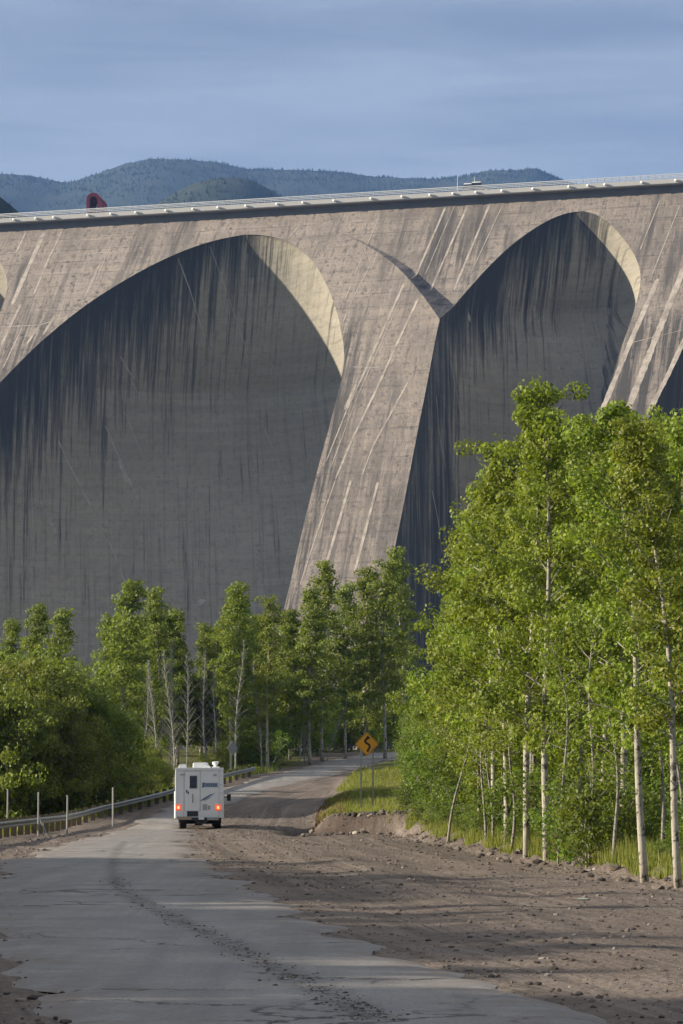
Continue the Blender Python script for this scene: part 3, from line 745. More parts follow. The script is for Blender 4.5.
# red arched gantry
M_red = simple('red_paint', (.25, .03, .035), .5, 0, .2, .6)
t = empty('gantry', crest_point(93.5, 11., -10.6), radians(4), 'dark red arched steel frame rising behind the dam crest', 'gantry')
def hoop(m, y, wdt, top, th, dep):
    outer = []; inner = []
    for R, o in ((wdt / 2, outer), (wdt / 2 - th, inner)):
        zc = top - wdt / 2
        o.append((R, -4.)); 
        for i in range(17): an = pi * i / 16; o.append((R * cos(an), zc + R * sin(an)))
        o.append((-R, -4.))
    n = len(outer)
    vs = [(p[0], y - dep / 2, p[1]) for p in outer] + [(p[0], y - dep / 2, p[1]) for p in inner] + [(p[0], y + dep / 2, p[1]) for p in outer] + [(p[0], y + dep / 2, p[1]) for p in inner]
    fs = []
    for i in range(n - 1):
        fs += [(i, i + 1, n + i + 1, n + i), (2 * n + i, 3 * n + i, 3 * n + i + 1, 2 * n + i + 1), (i, 2 * n + i, 2 * n + i + 1, i + 1), (n + i, n + i + 1, 3 * n + i + 1, 3 * n + i)]
    m.add(vs, fs)
for k, y in enumerate((0, 6, 12)):
    m = MB(); dx = k * 1.1; hoop(m, y, 4.9, 24.6, 1.15, 1.6)
    m.v = [(v[0] + dx, v[1], v[2]) for v in m.v]; m.build('arch_frame', M_red, t)
m = MB()
for an in (.1, .3, .5, .7, .9):
    x = 2.2 * cos(pi * an); z = 24.6 - 2.45 + 2.2 * sin(pi * an); m.tube([(x, 0, z), (x + 2.2, 12, z)], .3, 6)
m.build('tie_beam', M_red, t)
m = MB(); hoop(m, 6, 4.3, 24.2, .25, 11.); m.v = [(v[0] + v[1] / 6 * 1.1, v[1], v[2]) for v in m.v]; m.build('hood', M_red, t)

# ------------------------------------------------------------------ hills and far forest
def px_ridge(pts, D):
    P = np.array([at(x, y, D) for x, y in pts]); return P[:, 0], P[:, 2]
M_hill, nt, b = newmat('forest_floor'); c = mix(nt, noise(nt, objco(nt), .01, 5, .6), (.008, .016, .009), (.02, .032, .015)); L(nt, c, b.inputs['Base Color']); b.inputs['Roughness'].default_value = 1.
def hill(name, ridge, D, foot, back, xr_, nxx, seed):
    rx, rz = px_ridge(ridge, D); o = np.argsort(rx); rx, rz = rx[o], rz[o]
    xg = np.linspace(xr_[0], xr_[1], nxx); yg = np.concatenate([np.linspace(foot, D, 36), np.linspace(D + 60, back, 12)])
    def hf(x, y):
        rzx = np.interp(x, rx, rz, left=rz[0], right=rz[-1])
        t = np.where(y < D, (y - foot) / (D - foot), (back - y) / (back - D)); s = np.clip(t, 0, 1) ** .8
        s = s * (.35 + .65 * smooth(np.clip(t, 0, 1)))
        return -20 + (rzx + 20) * s + (vnoise(x / 160, y / 160, seed) - .5) * 90 * s * (1 - s) + (vnoise(x / 50., y / 50., seed + 1) - .5) * 10 * s
    Xh, Yh = np.meshgrid(xg, yg); Zh = hf(Xh, Yh); idx = np.arange(Xh.size).reshape(Xh.shape)
    fc = np.stack([idx[:-1, :-1], idx[:-1, 1:], idx[1:, 1:], idx[1:, :-1]], -1).reshape(-1, 4)
    me = np_mesh(name, np.stack([Xh, Yh, Zh], -1).reshape(-1, 3), fc, M_hill, smooth=True); tag(link(name, me), kind='structure')
    return hf
def conifer_unit():
    V = []; Fc = []
    tiers = 5; n = 6
    for k in range(tiers):
        z0 = .06 + .94 * k / tiers * .95; z1 = min(1., z0 + .42 * (1 - .4 * k / tiers)); r_ = .21 * (1 - k / tiers) ** .9 + .025
        b0 = len(V)
        for i in range(n): an = 2 * pi * (i + .5 * k) / n; V.append((r_ * cos(an) * (.75 + .5 * random.random()), r_ * sin(an), z0 + .03 * random.random()))
        V.append((0, 0, z1))
        for i in range(n): Fc.append((b0 + i, b0 + (i + 1) % n, b0 + n))
    return np.array(V), np.array(Fc)
CV, CF = conifer_unit()
M_con, nt, b = newmat('conifer_needles'); c = ramp(nt, attr(nt, 'var'), [(0., (.008, .017, .010)), (1., (.026, .042, .02))]); L(nt, c, b.inputs['Base Color']); b.inputs['Roughness'].default_value = .9
def forest(name, P, H, label, cat, kind='stuff'):
    n = len(P); r_ = np.random.default_rng(n); an = r_.random(n) * 6.28; wd = .8 + .5 * r_.random(n)
    c_, s_ = np.cos(an)[:, None], np.sin(an)[:, None]
    x = CV[None, :, 0] * wd[:, None]; y = CV[None, :, 1] * wd[:, None]
    V = np.stack([(x * c_ - y * s_) * H[:, None], (x * s_ + y * c_) * H[:, None], CV[None, :, 2] * H[:, None]], -1) + P[:, None]
    Fc = CF[None] + (np.arange(n) * len(CV))[:, None, None]
    me = np_mesh(name, V.reshape(-1, 3), Fc.reshape(-1, 3), M_con); fattr(me, 'var', np.repeat(r_.random(n), len(CF)), 'FACE')
    return tag(link(name, me), label, cat, kind=kind)
D1, D2 = 6000., 3600.
ridge1 = [(-500, 190), (-200, 178), (-60, 170), (0, 173), (30, 176), (60, 181), (85, 177), (105, 171), (125, 163), (145, 156), (160, 154.5), (180, 155.5), (205, 159), (235, 163), (268, 169), (300, 169.5), (340, 171), (380, 175), (410, 177), (440, 176), (465, 172), (485, 168.5), (510, 167), (535, 168), (552, 175), (575, 183), (620, 190), (700, 194), (900, 205), (1200, 220)]
hf1 = hill('hills', [(x, y + 2) for x, y in ridge1], D1, 2600, 8200, (-1900, 1900), 160, 20)
ridge2 = [(-100, 300), (60, 250), (120, 224), (150, 206), (170, 194), (190, 183.5), (210, 177.5), (228, 175.5), (248, 178), (265, 186), (285, 195), (310, 206), (360, 235), (420, 280), (500, 330)]
hf2 = hill('hills', [(x, y + 3) for x, y in ridge2], D2, 2300, 4700, (-520, 240), 70, 30)
r = np.random.default_rng(5)
n = 22000; y_ = D1 - 1500 * r.random(n) ** 1.3 + 60 * r.random(n); x_ = -1000 + 2050 * r.random(n)
keep = hf1(x_, y_) / y_ > .165
x_, y_ = x_[keep], y_[keep]
forest('conifer_forest', np.stack([x_, y_, hf1(x_, y_) - 1], -1), 3.5 + 4 * r.random(len(x_)), 'hazy blue conifer forest covering the long far ridge', 'forest')
n = 7000; y_ = D2 - 700 * r.random(n) + 40 * r.random(n); x_ = -420 + 560 * r.random(n); keep = hf2(x_, y_) / y_ > .14; x_, y_ = x_[keep], y_[keep]
forest('conifer_forest', np.stack([x_, y_, hf2(x_, y_) - 1], -1), 3 + 3 * r.random(len(x_)), 'dark green conifer forest on the small hill before the ridge', 'forest')
# wooded knoll at the left end of the dam
kn = [(-140, 150), (-80, 160), (-40, 174), (-15, 190), (0, 203), (8, 209), (16, 216), (40, 232), (70, 250)]
hf3 = hill('hills', kn, 1330, 1150, 1500, (-330, -90), 40, 40)
n = 900; y_ = 1240 + 130 * r.random(n); x_ = -290 + 190 * r.random(n)
forest('conifer_forest', np.stack([x_, y_, hf3(x_, y_) - .5], -1), 2.5 + 3.5 * r.random(n), 'dark trees on the knoll at the left end of the crest', 'forest')

# ------------------------------------------------------------------ vegetation
def leafmat(name, c0, c1, c2, trans=.35):
    m, nt, b = newmat(name); nt.nodes.remove(b)
    v = attr(nt, 'var'); c = ramp(nt, v, [(0., c0), (.55, c1), (1., c2)])
    oi = N(nt, 'ShaderNodeObjectInfo'); hs = N(nt, 'ShaderNodeHueSaturation'); L(nt, c, hs.inputs['Color'])
    L(nt, math_(nt, 'ADD', math_(nt, 'MULTIPLY', oi.outputs['Random'], .03), .485), hs.inputs['Hue']); L(nt, math_(nt, 'ADD', math_(nt, 'MULTIPLY', oi.outputs['Random'], .35), .82), hs.inputs['Value'])
    d = N(nt, 'ShaderNodeBsdfPrincipled'); L(nt, hs.outputs[0], d.inputs['Base Color']); d.inputs['Roughness'].default_value = .55; d.inputs['Specular IOR Level'].default_value = .35
    t = N(nt, 'ShaderNodeBsdfTranslucent'); L(nt, mix(nt, 1., hs.outputs[0], (1.25, 1.25, .6), 'MULTIPLY'), t.inputs['Color'])
    mx = N(nt, 'ShaderNodeMixShader'); mx.inputs[0].default_value = trans; L(nt, d.outputs[0], mx.inputs[1]); L(nt, t.outputs[0], mx.inputs[2])
    L(nt, mx.outputs[0], nt.nodes['Material Output'].inputs['Surface']); return m
M_leaf_near = leafmat('aspen_leaves', (.065, .10, .012), (.215, .275, .03), (.33, .385, .06), .42)
M_leaf_mid = leafmat('woodland_leaves', (.09, .115, .02), (.195, .24, .04), (.29, .325, .08), .46)
M_leaf_bush = leafmat('willow_leaves', (.055, .085, .012), (.135, .195, .025), (.23, .29, .05), .45)
M_grass = leafmat('grass_blades', (.10, .125, .02), (.20, .225, .035), (.33, .30, .085), .42)
M_dry = leafmat('dry_stalks', (.13, .07, .035), (.2, .12, .06), (.24, .17, .08), .2)
def barkmat(name, pale, dark, amt):
    m, nt, b = newmat(name); oc = objco(nt)
    mp = N(nt, 'ShaderNodeMapping'); mp.inputs['Scale'].default_value = (5, 5, 6); L(nt, oc, mp.inputs[0])
    n1 = noise(nt, mp.outputs[0], 1., 5, .7, .3); n2 = noise(nt, oc, 1.3, 3, .6)
    c = mix(nt, ramp(nt, n1, [(.40, 1.), (.47, 0.)]), pale, dark); c = mix(nt, ramp(nt, n2, [(.5, 0.), (.7, amt)]), c, dark)
    L(nt, c, b.inputs['Base Color']); b.inputs['Roughness'].default_value = .85; bump(nt, n1, .6, .05, b); return m
M_aspen = barkmat('pale_bark', (.36, .33, .265), (.06, .052, .042), .6); M_bark = barkmat('grey_bark', (.26, .235, .2), (.07, .06, .05), .5); M_dead = barkmat('dead_wood', (.30, .285, .26), (.14, .13, .12), .3)

def leaf_quads(C, size, r_, upb=.25, out=None):
    n = len(C); nv = r_.normal(size=(n, 3)) * (.75 if out is not None else 1); nv[:, 2] += upb
    if out is not None: nv += out
    nv /= np.linalg.norm(nv, axis=1)[:, None]
    h = r_.normal(size=(n, 3)); u = np.cross(nv, h); u /= np.linalg.norm(u, axis=1)[:, None] + 1e-9; v = np.cross(nv, u)
    s = (size * (.6 + .8 * r_.random(n)))[:, None]; u = u * s * .5; v = v * s * .36
    V = np.stack([C - u, C - v + u * .1, C + u, C + v + u * .1], 1).reshape(-1, 3)
    return V, np.arange(4 * n).reshape(n, 4)
def tree_parts(seed, H=10., cb=.3, R=1.6, nbr=46, leaf=.1, per=60, lean=0., curve=.25, tr=.1, bark=None, lm=None, rad_pow=.75, sig=.22, rise=.8, sparse=0., stems=1, twigs=True, spc=.30, lv=.6):
    """meshes (trunk, crown) of a tree standing at the origin"""
    r_ = np.random.default_rng(seed); mb = MB(); C = []; OUT = []
    for st in range(stems):
        ox, oy = (0, 0) if st == 0 else r_.normal(0, .35, 2)
        Hs = H * (1 if st == 0 else .65 + .3 * r_.random()); ph = r_.random() * 6.28; ld = r_.normal(0, .06) if stems > 1 else 0
        ld2 = r_.normal(0, .06) if stems > 1 else 0
        def tp(t): return Vector((ox * (1 + 1.5 * t * (stems > 1)) + (lean + ld) * Hs * t + curve * sin(t * 5 + ph) * t * .6, oy * (1 + 1.5 * t * (stems > 1)) + ld2 * Hs * t + curve * cos(t * 4 + ph) * t * .5, Hs * t))
        K = 12; tt = [k / K for k in range(K + 1)]
        mb.tube([tp(t) - (Vector((0, 0, .25)) if t == 0 else Vector()) for t in tt], [tr * (1.18 if t == 0 else 1) * (1 - t) ** .75 + .008 for t in tt], 8)
        for bnum in range(nbr // stems):
            u = (bnum + r_.random()) / (nbr // stems); t = cb + (1 - cb) * u ** .9
            ln = R * ((1 - u) ** rad_pow * (.85 - lv / 2 + lv * r_.random()) + .10) * min(1, .5 + 2.2 * u)
            an = bnum * 2.4 + r_.normal(0, .5); p0 = tp(t); rs = rise * (.6 + .7 * r_.random()) * (.7 + .6 * u)
            dirv = Vector((cos(an), sin(an), rs)).normalized(); p1 = p0 + dirv * ln * .55; p2 = p1 + (dirv + Vector((0, 0, -.25 + .35 * r_.random()))).normalized() * ln * .5
            if twigs: mb.tube([p0, p1, p2], [max(.012, tr * .28 * (1 - t) + .008), .012, .005], 4, cap=False)
            if r_.random() < sparse: continue
            nc_ = max(2, int(ln / spc))
            for k in range(nc_):
                f = .25 + .8 * (k + r_.random()) / nc_; q = p0.lerp(p1, min(f / .55, 1)) if f < .55 else p1.lerp(p2, (f - .55) / .5)
                m = int(per * (.5 + r_.random())); of = r_.normal(0, 1, (m, 3)); of /= np.maximum(np.linalg.norm(of, axis=1)[:, None] / 1.35, 1); C.append(np.array(q) + of * np.array([sig, sig, sig * .7]) * (.7 + .7 * r_.random()) + r_.normal(0, sig * .7, 3)); OUT.append(of)
        top = np.array(tp(1.)); of = r_.normal(0, 1, (int(per * .8), 3)); OUT.append(of); C.append(top + of * np.array([sig * .55, sig * .55, sig * 1.1]) - [0, 0, sig * .6])
    o = mb
    me = bpy.data.meshes.new('trunk'); me.from_pydata(o.v, [], o.f); me.materials.append(bark); me.polygons.foreach_set('use_smooth', np.ones(len(me.polygons), bool))
    if lm is None: return me, None
    C = np.vstack(C); OUT = np.vstack(OUT); kz = C[:, 2] > .1; C = C[kz]; OUT = OUT[kz]
    V, Fq = leaf_quads(C, np.full(len(C), leaf), r_, out=OUT)
    mc = np_mesh('crown', V, Fq, lm); cl = vnoise(C[:, 0] * 1.4 + 50, C[:, 2] * 1.4 + 50, seed % 97)
    fattr(mc, 'var', np.clip(r_.random(len(C)) * .7 + .3 * cl, 0, 1), 'FACE')
    return me, mc
def plant(name, parts, loc, scale, rz, label, cat, group=None, names=('trunk', 'crown')):
    t = empty(name, loc, rz, label, cat, group); t.scale = scale if hasattr(scale, '__len__') else (scale,) * 3
    link(names[0], parts[0], t)
    if parts[1] is not None: link(names[1], parts[1], t)
    return t
def place(px, d): x = (px - CX) / F * d; return np.array([x, d, float(gfull(np.array([x]), np.array([d]))[0]) - .03])
def top_h(px, d, topy): return at(px, topy, d)[2] - place(px, d)[2]

near = [tree_parts(100 + i, H=10., cb=cb, R=R_, nbr=nb, leaf=.088, per=150, lean=ln, curve=cv, tr=.08, bark=M_aspen, lm=M_leaf_near, sig=.235, spc=.50, lv=1.1, rad_pow=.9)
        for i, (cb, R_, nb, ln, cv) in enumerate([(.25, 2.5, 44, 0., .4), (.30, 2.2, 40, .01, .5), (.20, 2.7, 46, -.01, .4), (.32, 2.2, 38, .0, .6), (.14, 2.5, 44, .02, .5)])]
deep = [tree_parts(120 + i, H=10., cb=cb, R=2.3, nbr=42, leaf=.11, per=105, curve=.5, tr=.07, bark=M_bark, lm=M_leaf_near, sig=.25, spc=.5, lv=1.1, rad_pow=.9) for i, cb in enumerate((.2, .28, .12))]
# (px base, distance, top py, lean in px at the top, variant, label)
NEAR = [
 (643, 64, 408, -26, 0, 'aspen with a pale leaning trunk at the gravel edge, nearest the road'),
 (676, 61, 425, -30, 1, 'aspen with a slim pale trunk cut by the right edge of the photo'),
 (546, 79, 384, 14, 2, 'tallest pointed aspen, the right trunk of a close pale pair'),
 (526, 82, 432, -14, 3, 'aspen with a streaked trunk, the left one of the close pale pair'),
 (601, 84, 418, 0, 4, 'aspen with a thick dark lower trunk between slimmer saplings'),
 (506, 90, 441, -8, 2, 'leafy aspen whose rounded top meets the dark arch'),
 (492, 98, 470, -6, 0, 'lower aspen stepping down at the left edge of the grove'),
 (482, 108, 556, -4, 1, 'short leafy aspen at the left edge of the roadside grove'),
 (458, 114, 590, 2, 4, 'round leafy tree left of all aspens, near the curve sign'),
 (620, 78, 412, 6, 3, 'aspen standing right behind the leaning trunk at the gravel edge'),
]
for (px, d, ty, lp, vi, lab) in NEAR:
    loc = place(px, d); hh = top_h(px, d, ty); s = hh / 10.2
    t = plant('aspen_tree', near[vi], loc, (min(s, 1.15), min(s, 1.15), s), random.random() * 6.28 if lp > -20 else 0., lab, 'tree', 'aspens of the roadside grove')
    t.rotation_euler = (0, lp / F * d / hh, t.rotation_euler.z)
r = np.random.default_rng(9)
crown_y = lambda px: float(np.interp(px, [380, 400, 430, 450, 470, 495, 520, 545, 566, 590, 610, 640, 665, 690, 740], [690, 640, 610, 570, 500, 452, 455, 440, 400, 410, 425, 408, 402, 410, 400]))
cnt = 0
for k in range(92):
    px = 425 + 400 * r.random(); d = 84 + 62 * r.random()
    if px < 470 and d < 104: continue
    ty = crown_y(px) + 8 + 95 * r.random() ** 1.2
    loc = place(px, d)
    if loc[0] < np.interp(d, XBY, XBX) + .8: continue
    hh = top_h(px, d, ty); s = hh / 10.2
    if hh < 3.5: continue
    plant('aspen_tree', deep[r.integers(3)], loc, (min(.95 * s, 1.1), min(.95 * s, 1.1), s), r.random() * 6.28, 'slender aspen standing deeper inside the roadside grove', 'tree', 'aspens deeper in the roadside grove'); cnt += 1
# slim saplings with bare stems
sap = [tree_parts(140 + i, H=7., cb=.45, R=1.0, nbr=22, leaf=.085, per=26, curve=.6, tr=.045, bark=M_bark, lm=M_leaf_near, sig=.2) for i in range(2)]
for px, d, ty, lp in [(447, 100, 690, 34), (563, 76, 640, -8), (585, 74, 610, -20), (574, 79, 600, -24), (660, 70, 640, 4), (612, 70, 700, -2), (485, 92, 700, 2), (492, 93, 690, 4), (510, 86, 700, -14), (632, 90, 620, 6), (680, 72, 650, 8), (650, 82, 640, 0), (593, 92, 640, 4)]:
    loc = place(px, d); hh = top_h(px, d, ty)
    t = plant('sapling', sap[r.integers(2)], loc, (.9, .9, hh / 7.1), r.random() * 6, 'slim pale stemmed sapling under the aspens of the grove', 'sapling', 'saplings under the aspens'); t.rotation_euler[1] = lp / F * d / hh
# shrubs on the right bank
shr = [tree_parts(160 + i, H=1.9, cb=.02, R=1.2, nbr=34, leaf=.085, per=46, tr=.02, bark=M_bark, lm=M_leaf_bush, sig=.2, stems=3, rise=1.0, rad_pow=.5) for i in range(3)]
shrL = [tree_parts(170 + i, H=4.4, cb=.02, R=2.3, nbr=64, leaf=.10, per=64, tr=.04, bark=M_bark, lm=M_leaf_bush, sig=.30, stems=4, rise=1.1, rad_pow=.5) for i in range(2)]
SHR_R = max(max(abs(v.co.x), abs(v.co.y)) for p in shr for v in p[1].vertices)
def shrub(px, d, s, lab, grp, v=None, mx=1.):
    if 110 < d < 196 and 340 < px: px = max(px, 380 + max(0, 140 - d) * .3 + SHR_R * .5 * s * mx / d * F)
    loc = place(px, d)
    if s > 1.25: s = s * 1.9 / 4.4; plant('shrub', shrL[r.integers(2)], loc, (s * mx, s * mx, s), r.random() * 6.28, lab, 'shrub', grp, ('stem', 'foliage')); return
    plant('shrub', shr[r.integers(3) if v is None else v], loc, (s * mx, s * mx, s), r.random() * 6.28, lab, 'shrub', grp, ('stem', 'foliage'))
for k in range(70):
    d = 57 + 62 * r.random() ** .8; x0 = np.interp(d, XBY, XBX) + .9 + 1.6 * r.random(); px = x0 / d * F + CX
    if px < 700: shrub(px, d, .22 + .3 * r.random(), 'ankle high leafy weed at the edge of the gravel on the right bank', 'weeds along the gravel edge', mx=1.3)
for k in range(60):
    d = 58 + 54 * r.random(); x0 = np.interp(d, XBY, XBX) + 1.9 + 5.5 * r.random() ** 1.2; px = x0 / d * F + CX
    if px > 720: continue
    shrub(px, d, .45 + .75 * r.random(), 'low leafy shrub growing under the aspens on the right bank', 'shrubs under the aspens', mx=1.1)
for px, d, s, lab in [(428, 143, 2.3, 'tall bright green willow shrub directly behind the curve sign'), (402, 146, 1.5, 'bright shrub left of the tall willow behind the curve sign'), (450, 124, 1.9, 'bright shrub right of the curve sign at the grove edge'), (403, 123.4, .6, 'small shrub beside the dirt bank right of the sign posts'),
                      (446, 134, 2.9, 'tallest bright shrub at the left edge of the roadside grove'), (462, 114, 1.6, 'dense shrub under the left edge of the aspens'), (424, 129, 1.3, 'bright shrub at the foot of the tallest willow by the sign'), (585, 72, 1.15, 'dark dense shrub filling the bank left of the leaning trunk'), (556, 76, .9, 'dense shrub on the bank between the pale pair and the leaning trunk')]:
    shrub(px, d, s, lab, 'shrubs on the right bank')
for k in range(24):
    d = 138 + 55 * r.random(); ss = 1.3 + 1.6 * r.random(); 
    shrub(380 + 120 * r.random() ** 1.3, d, ss, 'bright green shrub crowding the bank behind the curve sign', 'shrubs behind the curve sign')
for k in range(26):
    d = 70 + 44 * r.random(); x0 = np.interp(d, XBY, XBX) + 1.3 + 2.2 * r.random(); px = x0 / d * F + CX
    if px < 640: shrub(px, d, .55 + .5 * r.random(), 'bright leafy shrub at the foot of the aspens near the gravel', 'bright shrubs at the foot of the aspens', mx=1.2)
und = [tree_parts(180 + i, H=3.6, cb=.03, R=1.7, nbr=48, leaf=.11, per=44, tr=.03, bark=M_bark, lm=M_leaf_near, sig=.26, stems=4, rise=1.1, rad_pow=.5) for i in range(2)]
for k in range(56):
    d = 74 + 62 * r.random(); x0 = np.interp(d, XBY, XBX) + 3.4 + 7 * r.random(); px = x0 / d * F + CX
    if d > 116: px = 440 + 200 * r.random()
    if px > 730 or px < 425 + 1.7 / d * F * .5: continue
    plant('shrub', und[r.integers(2)], place(px, d), .7 + .6 * r.random(), r.random() * 6.28, 'tall loose shrub between the trunks of the roadside grove', 'shrub', 'tall shrubs inside the grove', ('stem', 'foliage'))
# ---- midground wood beyond the road
mid = [tree_parts(200 + i, H=14., cb=cb, R=R_, nbr=nb, leaf=.17, per=70, curve=.6, spc=.46, lv=1.1, rad_pow=.95, tr=.12, bark=M_aspen, lm=M_leaf_mid, sig=.34, sparse=sp_)
       for i, (cb, R_, nb, sp_) in enumerate([(.16, 2.7, 62, 0.), (.22, 2.4, 56, .03), (.10, 3.0, 66, 0.), (.28, 2.2, 50, .08), (.18, 2.1, 52, .06)])]
deadt = [tree_parts(230 + i, H=10., cb=.12, R=1.7, nbr=90, curve=.6, tr=.085, bark=M_dead, lm=None, rise=1.1, rad_pow=.6) for i in range(2)]
topmid = lambda px: float(np.interp(px, [-40, 0, 25, 50, 75, 100, 125, 145, 160, 185, 205, 232, 250, 268, 290, 305, 322, 345, 362, 385, 400, 412, 440, 480], [600, 625, 612, 606, 650, 620, 584, 625, 592, 618, 628, 586, 615, 598, 622, 600, 568, 588, 572, 566, 556, 590, 560, 540]))
MIDH = [(40, 205, 607), (62, 200, 610), (125, 196, 583), (112, 204, 615), (160, 200, 592), (178, 214, 612), (232, 208, 585), (245, 216, 600), (268, 206, 598), (322, 222, 566), (310, 214, 590), (345, 226, 585), (365, 232, 570), (385, 226, 562), (402, 240, 552), (14, 208, 622), (205, 220, 625), (290, 225, 612)]
for i, (px, d, ty) in enumerate(MIDH):
    loc = place(px, d); s = top_h(px, d, ty) / 14.2
    plant('tree', mid[i % 5], loc, (s * 1.1, s * 1.1, s), r.random() * 6.28, 'tall green tree in the front row of the wood beyond the road', 'tree', 'front row trees of the wood below the dam')
for k in range(125):
    px = -45 + 500 * r.random(); d = 212 + 75 * r.random()
    if px < 110 and k % 3: px += 160; ty = topmid(px) + 14 + 60 * r.random(); loc = place(px, d); s = top_h(px, d, ty) / 14.2
    plant('tree', mid[r.integers(5)], loc, (max(s * 1.2, .95), max(s * 1.2, .95), s), r.random() * 6.28, 'green tree deep in the wood between the road and the dam', 'tree', 'trees deeper in the wood below the dam')
for px, d, ty, lp in [(188, 186, 655, -3), (176, 190, 650, 6), (158, 188, 660, 4), (168, 196, 640, -6), (206, 198, 650, 2), (236, 203, 640, -3), (262, 206, 660, 5), (299, 214, 660, 8), (327, 222, 695, -14), (305, 216, 690, -4), (216, 196, 665, 0), (148, 186, 680, 5)]:
    loc = place(px, d); hh = top_h(px, d, ty); t = plant('dead_tree', deadt[r.integers(2)], loc, (hh / 10 * .8, hh / 10 * .8, hh / 10), r.random() * 6, 'bare grey dead tree at the front of the wood beyond the road', 'dead tree', 'bare dead trees along the wood edge'); t.rotation_euler[1] = lp / F * d / hh * 1.5
for k in range(48):
    px = 150 + 290 * r.random(); d = 222 + 66 * r.random()
    if place(px, d)[0] > rl(min(d, 262)) - 2.5 and d < 264: continue
    plant('bush', und[r.integers(2)], place(px, d), 1.0 + .7 * r.random(), r.random() * 6.28, 'dark bush filling the gaps between the trunks below the dam', 'bush', 'bushes deep in the wood below the dam', ('stem', 'foliage'))
# undergrowth at the wood edge
for k in range(30):
    px = 235 + 190 * r.random(); d = 204 + 26 * (px - 235) / 190 + 12 * r.random()
    if place(px, d)[0] > rl(d) - 2.2: continue
    shrub(px, d, .6 + 1.1 * r.random(), 'dark low shrub at the foot of the wood beyond the road', 'shrubs along the wood edge', mx=1.2)
# ---- bushy bank behind the left guardrail
bush = [tree_parts(260 + i, H=6., cb=.03, R=2.7, nbr=60, leaf=.13, per=105, tr=.05, bark=M_bark, lm=M_leaf_mid, sig=.36, stems=4, rise=.95, rad_pow=.5, twigs=True, spc=.75, lv=1.1) for i in range(3)]
topb = lambda px: float(np.interp(px, [-60, 0, 30, 60, 90, 115, 130, 150, 170], [640, 655, 650, 640, 668, 690, 705, 735, 775]))
for k in range(40):
    px = -60 + 190 * r.random(); d = 148 + 17 * r.random()
    x0 = (px - CX) / F * d
    if x0 > np.interp(d, GRY, GRX) - 2.8: continue
    ty = topb(px) + 85 * (166 - d) / 18 * (.3 + .7 * r.random()); loc = place(px, d); hh = top_h(px, d, ty); s = max(hh / 6.3, .4)
    plant('bush', bush[r.integers(3)], loc, (s * .9, s * .9, s), r.random() * 6.28, 'dense green willow bush on the bank behind the guardrail', 'bush', 'bushes behind the guardrail', ('stem', 'foliage'))
for px, d, s in [(150, 172, .45), (137, 168, .5), (142, 175, .62), (120, 163, .42), (165, 182, .35), (98, 159, .4), (206, 193, .3), (222, 196, .3)]:
    plant('bush', bush[r.integers(3)], place(px, d), s, r.random() * 6, 'small leafy bush just behind the curving guardrail', 'bush', 'small bushes along the guardrail', ('stem', 'foliage'))
# ---- trees on the left of the camera, whose shade lies over the road
shade = [near[0], near[3], near[1]]
rs_ = np.random.default_rng(31)
SH = [(-8 - .114 * max(y, 0) - 5 - 8 * rs_.random(), y + 3 * rs_.random(), .50 + .34 * rs_.random()) for y in np.arange(3, 80, 1.22)]
SH += [(x - 13 - 6 * rs_.random(), y + 2, .80 + .25 * rs_.random()) for (x, y, q) in SH[::2]]
for (x, y, s) in SH:
    z = float(g(np.array([x]), np.array([y]))[0]); plant('aspen_tree', shade[r.integers(3)], (x, y, z - .05), s, r.random() * 6, 'aspen on the left verge whose shade crosses the road', 'tree', 'aspens on the left verge')
for y in np.concatenate([np.arange(6, 81, 2.3), np.arange(7, 80, 4.1)]):  # bushes out of view, added to thicken the shade on the road
    x = -.114 * y - 13.5 - 6 * rs_.random(); z = float(g(np.array([x]), np.array([y]))[0]); sc_ = 1.05 + .35 * rs_.random()
    plant('bush', bush[rs_.integers(3)], (x, y + rs_.random() * 2, z - .1), sc_, rs_.random() * 6, 'unseen bush added between the left verge aspens to shade the road', 'bush', 'unseen shade bushes on the left verge', ('stem', 'foliage'))
# ---- grass
def blades(P, h, wd, r_, lean=.35):
    n = len(P); an = r_.random(n) * 6.28; ld = r_.random(n) * 6.28; lm_ = h * lean * r_.random(n)
    u = np.stack([np.cos(an), np.sin(an), np.zeros(n)], -1) * (wd / 2)[:, None]
    tip = P + np.stack([np.cos(ld) * lm_, np.sin(ld) * lm_, h], -1)
    V = np.stack([P - u, P + u, tip], 1).reshape(-1, 3); return V, np.arange(3 * n).reshape(n, 3)
r_ = np.random.default_rng(77)
n = 130000
yq = 56 + 145 * r_.random(n); dbq = .25 + 7 * r_.random(n) ** 1.8; xq = np.interp(yq, XBY, XBX) + dbq
ok = (vnoise(xq * .8, yq * .8, 8) < .25 + dbq * .9) & ~((yq > 119) & (yq < 122.3) & (xq < 3.4)) & (xq / yq * F + CX < 715) & ((yq < 150) | (dbq < 4)) & ((yq < 118) | (vnoise(xq * .9, yq * .5, 91) > .3))
ok &= vnoise(xq * .35 + 9, yq * .35, 21) < .78
xq, yq = xq[ok], yq[ok]
V, Fc = blades(np.stack([xq, yq, gfull(xq, yq) - .02], -1), (.13 + .36 * r_.random(len(xq)) ** 1.7) * (.4 + 1.1 * vnoise(xq * .6, yq * .6, 33)) * np.where(yq > 118, .6, 1.), .014 + .018 * r_.random(len(xq)), r_)
me = np_mesh('grass', V, Fc, M_grass); fattr(me, 'var', r_.random(len(xq)), 'FACE'); tag(link('grass', me), 'bright yellow green grass on the right bank and around the sign', 'grass', kind='stuff')
n = 5000; yq = 123 + 40 * r_.random(n); xq = np.interp(yq, XBY, XBX) + .1 + 1.3 * r_.random(n) ** 1.4
V, Fc = blades(np.stack([xq, yq, gfull(xq, yq) - .02], -1), .08 + .2 * r_.random(n), .03 + .02 * r_.random(n), r_)
